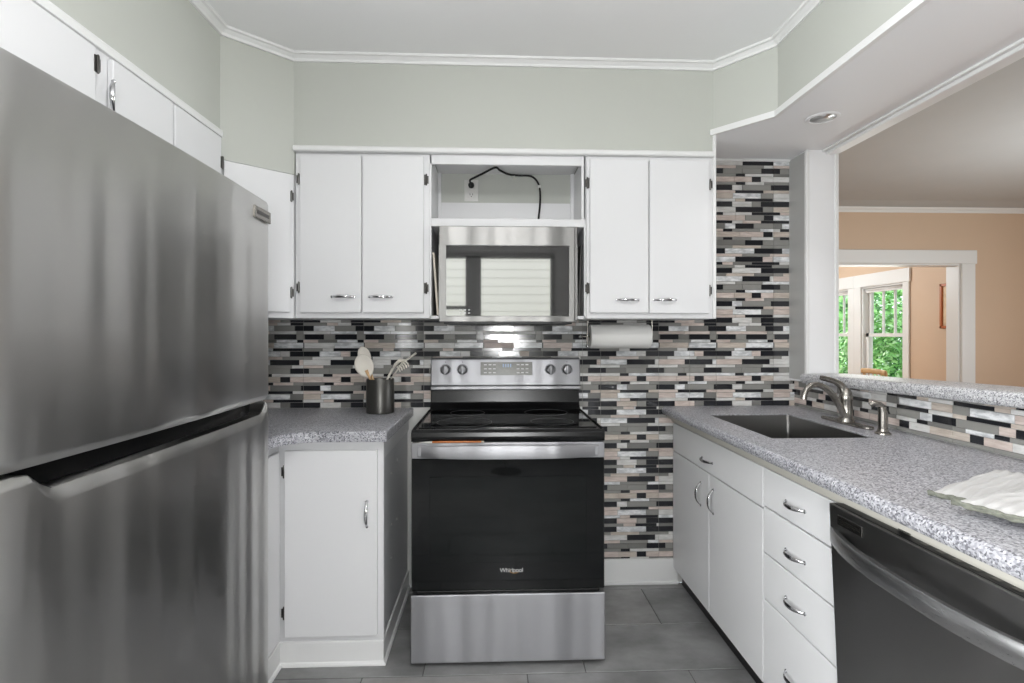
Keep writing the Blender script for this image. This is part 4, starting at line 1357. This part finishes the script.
# ------------------------------------------------------------------ paper towel on wire holder
t = thing('paper_towel_holder', 'thin wire paper towel holder under the right wall cabinet', 'holder', (0.6, -0.15, 1.36))
bm = B()
tube(bm, bez([(0.462, -0.15, 1.3595), (0.461, -0.15, 1.32), (0.459, -0.15, 1.279), (0.458, -0.152, 1.238)], 4), 0.0032, 8)
tube(bm, [(0.462, -0.15, 1.3595), (0.773, -0.15, 1.3595)], 0.003, 8)
tube(bm, [(0.778, -0.15, 1.3595), (0.778, -0.15, 1.278)], 0.0032, 8)
tube(bm, [(0.425, -0.15, 1.278), (0.55, -0.15, 1.278)], 0.0034, 8); tube(bm, [(0.70, -0.15, 1.278), (0.784, -0.15, 1.278)], 0.0034, 8)
link('wire', bm, 'nickel', t, smooth=True, auto=50)
for p in ((0.425, -0.15, 1.278), (0.458, -0.152, 1.232)):
    bm = B(); ball(bm, p, 0.008); link('end_ball', bm, 'chrome', t)
t = thing('paper_towel_roll', 'white paper towel roll under the right wall cabinet', 'paper towels', (0.617, -0.15, 1.278))
bm = B(); lathe(bm, [(0.021, 0.001), (0.056, 0.0), (0.058, 0.003), (0.058, 0.289), (0.056, 0.292), (0.021, 0.291)], (0.471, -0.15, 1.278), (1, 0, 0), 40)
link('paper', bm, 'paper', t, smooth=True, auto=40)
bm = B(); lathe(bm, [(0.0205, 0.0), (0.0205, 0.292), (0.018, 0.292), (0.018, 0.0)], (0.471, -0.15, 1.278), (1, 0, 0), 20); link('core', bm, 'board', t, label='brown cardboard core')
bm = B(); tube(bm, [(0.473, -0.2085, 1.290), (0.761, -0.2085, 1.290)], 0.0012, 6); link('sheet_edge', bm, 'paper', t)

# ------------------------------------------------------------------ dish towels on the right counter
def towel(name, label, c, L, Wd, ang, z0, th, ribs, sag=0.0):
    """folded ribbed towel; the local x axis runs along its hemmed edge"""
    t = thing(name, label, 'towel', (c[0], c[1], z0))
    ca, sa = math.cos(ang), math.sin(ang)

    def W3(u, v, z):
        return Vector((c[0] + u * ca - v * sa, c[1] + u * sa + v * ca, z))
    N, K = 96, 14
    bm = B()
    top = []
    for i in range(N + 1):
        u = L * i / N
        row = []
        for j in range(K + 1):
            v = Wd * j / K
            e = min(v, Wd - v, u, L - u)
            rr = min(1, e / 0.012)
            z = z0 + th * (0.35 + 0.65 * math.sqrt(max(0, 1 - (1 - rr) ** 2))) + 0.0034 * math.cos(2 * PI * ribs * (u / L) + 1.2 * math.sin(v * 9)) * rr + 0.0015 * math.sin(v * 16 + u * 5) * rr
            row.append(bm.verts.new(W3(u + 0.004 * math.sin(v * 40), v, z)))
        top.append(row)
    for i in range(N):
        for j in range(K):
            bm.faces.new([top[i][j], top[i + 1][j], top[i + 1][j + 1], top[i][j + 1]])
    rim = [top[i][0] for i in range(N + 1)] + [top[N][j] for j in range(1, K + 1)] + [top[i][K] for i in range(N - 1, -1, -1)] + [top[0][j] for j in range(K - 1, 0, -1)]
    lo = [bm.verts.new((v.co.x, v.co.y, z0 + 0.0005)) for v in rim]
    for i in range(len(rim)):
        bm.faces.new([rim[i], rim[(i + 1) % len(rim)], lo[(i + 1) % len(rim)], lo[i]])
    bm.faces.new(lo[::-1])
    link('cloth', bm, 'towel', t, smooth=True)
    bm = B()
    for k, zz in enumerate((z0 + 0.004, z0 + th * 0.8)):
        pts = [W3(L * i / 40, -0.001 + 0.002 * math.sin(i * 1.3 + k), zz + 0.0012 * math.sin(i * 0.9 + k)) for i in range(41)]
        tube(bm, pts, [0.0042 + 0.001 * math.sin(i * 2.1) for i in range(41)], 8)
    link('border', bm, 'towelgreen', t, smooth=True, label='grey-green woven hem')
    return t


towel('dish_towel', 'white ribbed folded dish towel lying flat on the right countertop, lower of two', (1.008, -1.512), 0.27, 0.42, math.radians(-61), 0.9165, 0.009, 11)
towel('dish_towel', 'white ribbed folded dish towel lying on top of the other near the counter edge', (0.966, -1.622), 0.33, 0.40, math.radians(-72), 0.9305, 0.011, 13)

# ------------------------------------------------------------------ recessed lights in the beam
for i, y in enumerate(CAN_Y):
    lab = ('round recessed downlight in the white beam above the sink', 'added unseen recessed downlight in the white beam above the dishwasher', 'added unseen recessed downlight in the white beam at the near end of the counter')[i]
    t = thing('recessed_light', lab, 'light', (1.386, y, 2.2), 'recessed downlights along the beam')
    bm = B(); lathe(bm, [(0.048, -0.002), (0.052, -0.006), (0.062, -0.005), (0.066, -0.0005), (0.048, -0.0005)], (1.386, y, 2.2), n=32); link('trim_ring', bm, 'beamwhite', t, smooth=True, auto=40)
    bm = B(); lathe(bm, [(0.049, -0.004), (0.046, 0.0), (0.034, 0.055), (0.031, 0.07)], (1.386, y, 2.2), n=32); 
    link('reflector', bm, 'canreflector', t, smooth=True)
    bm = B(); lathe(bm, [(0.0, 0.022), (0.018, 0.024), (0.029, 0.034), (0.030, 0.05), (0.02, 0.068)], (1.386, y, 2.2), n=20); link('bulb', bm, 'bulb', t, smooth=True)

# ------------------------------------------------------------------ added lamps, out of frame, to brighten the rooms
def dome(nm, lab, c, zt, rr):
    t = thing(nm, lab, 'light', (c[0], c[1], zt))
    bm = B(); lathe(bm, [(rr, -0.0005), (rr + 0.012, -0.01), (rr + 0.012, -0.03), (rr, -0.034)], (c[0], c[1], zt), n=32); link('rim', bm, 'nickel', t, smooth=True, auto=40)
    bm = B(); lathe(bm, [(rr, -0.033), (rr * 0.9, -0.052), (rr * 0.6, -0.072), (rr * 0.3, -0.08), (0, -0.082)], (c[0], c[1], zt), n=32); link('diffuser', bm, 'diffuser', t, smooth=True)


dome('added_ceiling_light', 'added round flush ceiling light, out of view, brightening the kitchen', (0.05, -2.05), CZ, 0.20)

for x, lab in ((0.12, 'added uplight floor lamp, unseen behind the camera, brightening the kitchen'),):
    t = thing('fill_floor_lamp', lab, 'lamp', (x, -3.5, 0))
    bm = B(); lathe(bm, [(0.0, 0.0005), (0.14, 0.0005), (0.14, 0.012), (0.02, 0.025), (0.012, 0.05)], (x, -3.5, 0), n=28); link('base', bm, 'nickel', t, smooth=True, auto=40)
    bm = B(); tube(bm, [(x, -3.5, 0.03), (x, -3.5, 1.20)], 0.01, 10); link('pole', bm, 'nickel', t, smooth=True, auto=40)
    bm = B(); lathe(bm, [(0.012, 0), (0.06, 0.03), (0.12, 0.08), (0.15, 0.13), (0.146, 0.13), (0.116, 0.084), (0.055, 0.036), (0.0, 0.012)], (x, -3.5, 1.20), n=28); link('lamp_shade', bm, 'shade', t, smooth=True, auto=50)
t = thing('added_pendant_lamp', 'small added pendant lamp, out of view, brightening the dining room', 'light', (4.0, 0.2, 2.585))
bm = B(); tube(bm, [(4.0, 0.2, 2.584), (4.0, 0.2, 1.80)], 0.006, 8); link('cord', bm, 'rubber', t)
bm = B(); lathe(bm, [(0.0, 0.0), (0.022, -0.004), (0.026, -0.03), (0.022, -0.06), (0.0, -0.062)], (4.0, 0.2, 1.81), n=20); link('socket', bm, 'nickel', t, smooth=True, auto=50)
# ------------------------------------------------------------------ parlour: picture, chair
t = thing('framed_picture', 'orange-framed picture on the peach wall beyond the cased opening', 'picture', (PX, 3.0, 1.6))
bm = B()
y0, y1, z0, z1 = 2.70, 3.075, 1.352, 1.856
for (a, b2, c, d) in ((y0, y1, z0, z0 + 0.03), (y0, y1, z1 - 0.03, z1), (y0, y0 + 0.03, z0, z1), (y1 - 0.03, y1, z0, z1)):
    box(bm, PX - 0.028, PX - 0.001, a, b2, c, d, 0.003)
link('frame', bm, 'pictureframe', t)
bm = B(); box(bm, PX - 0.012, PX - 0.004, y0 + 0.02, y1 - 0.02, z0 + 0.02, z1 - 0.02); link('print', bm, 'picture', t)
bm = B(); tube(bm, [(PX - 0.006, 2.82, 1.85), (PX - 0.004, 2.89, 1.885), (PX - 0.006, 2.96, 1.85)], 0.003, 6); link('hanger', bm, 'hinge', t)
t = thing('wooden_chair', 'pale wooden chair whose top rail shows in front of the parlour window', 'chair', (4.5, 3.35, 0))
bm = B(); tube(bm, bez([(4.50, 3.16, 0.838), (4.48, 3.27, 0.850), (4.47, 3.36, 0.853), (4.48, 3.45, 0.850), (4.50, 3.56, 0.842)], 4), 0.012, 10, flat=2.7, up=(0, 0, 1)); link('top_rail', bm, 'palewood', t, smooth=True)
bm = B(); box(bm, 4.50, 4.92, 3.15, 3.57, 0.43, 0.46, 0.01, 2); link('seat', bm, 'palewood', t)
for x, y, zt in ((4.515, 3.18, 0.84), (4.515, 3.54, 0.84), (4.89, 3.18, 0.43), (4.89, 3.54, 0.43)):
    bm = B(); tube(bm, [(x, y, 0), (x, y, zt * 0.5), (x, y, zt)], [0.014, 0.018, 0.015], 8); link('leg', bm, 'palewood', t, smooth=True)
for k in range(5):
    y = 3.23 + k * 0.065
    bm = B(); tube(bm, [(4.505, y, 0.455), (4.492, y, 0.845)], 0.007, 6)
    link('spindle', bm, 'palewood', t)

# ------------------------------------------------------------------ outdoors
bm = B(); box(bm, 6.4, 22, -12, 22, -0.8, -0.7); box(bm, -8, 6.4, -16, -4.6, -0.8, -0.7); struct('ground', bm, 'grass')
bm = B()
for i in range(26):
    z = -0.7 + i * 0.15
    prism(bm, [(-7.5, z), (-7.5, z + 0.155), (-7.515, z + 0.155), (-7.48, z)], -5, 4, axis='x') if False else box(bm, -5, 4, -7.6, -7.5 - 0.012 * 0, z, z + 0.142)
    box(bm, -5, 4, -7.6, -7.515, z + 0.142, z + 0.15)
o = struct('wall_neighbor', bm, 'siding')
LEAF = ['leaf_a', 'leaf_b', 'leaf_c', 'leaf_d']


def shrub(name, label, c, rx, ry, rz, n, rnd, size=0.05):
    t = thing(name, label, 'shrub', (c[0], c[1], -0.7), 'shrubs outside the parlour windows')
    bm = B()
    for _ in range(n):
        d = Vector((rnd.gauss(0, 1), rnd.gauss(0, 1), rnd.gauss(0, 1))).normalized()
        q = rnd.uniform(0.72, 1.0)
        lump = 1 + 0.12 * math.sin(5 * d.x + 3 * d.z) + 0.1 * math.sin(7 * d.y + 2)
        p = Vector((c[0] + d.x * rx * q * lump, c[1] + d.y * ry * q * lump, c[2] + d.z * rz * q * lump))
        nrm = (d + Vector((rnd.uniform(-1, 1), rnd.uniform(-1, 1), rnd.uniform(-0.3, 1))) * 0.8).normalized()
        u, w = ring_frame(nrm)
        an = rnd.uniform(0, 2 * PI)
        a = u * math.cos(an) + w * math.sin(an)
        b2 = nrm.cross(a)
        s = size * rnd.uniform(0.6, 1.4)
        vs_ = [bm.verts.new(p + a * s), bm.verts.new(p + b2 * s * 0.42 + nrm * s * 0.1), bm.verts.new(p - a * s), bm.verts.new(p - b2 * s * 0.42 + nrm * s * 0.1)]
        f = bm.faces.new(vs_)
        f.material_index = rnd.choice((0, 0, 1, 1, 2, 3))
    link('foliage', bm, LEAF, t)
    bm = B()
    for k in range(4):
        a = k * 1.7
        tube(bm, [(c[0] + 0.1 * math.cos(a), c[1] + 0.1 * math.sin(a), -0.7), (c[0] + 0.3 * rx * math.cos(a), c[1] + 0.3 * ry * math.sin(a), c[2])], [0.04, 0.02], 7)
    link('stem', bm, 'bark', t)


rs_ = random.Random(11)
shrub('leafy_shrub', 'bright green leafy shrub filling the nearer parlour window', (7.2, 6.7, 0.5), 0.9, 1.15, 1.5, 9000, rs_)
shrub('leafy_shrub', 'bright green leafy shrub filling the farther parlour window', (7.7, 9.9, 0.5), 1.0, 1.3, 1.5, 9000, rs_)
shrub('leafy_tree', 'taller darker tree behind the shrubs outside the parlour windows', (11.8, 12.0, 2.4), 2.2, 3.4, 2.6, 9000, rs_, 0.12)
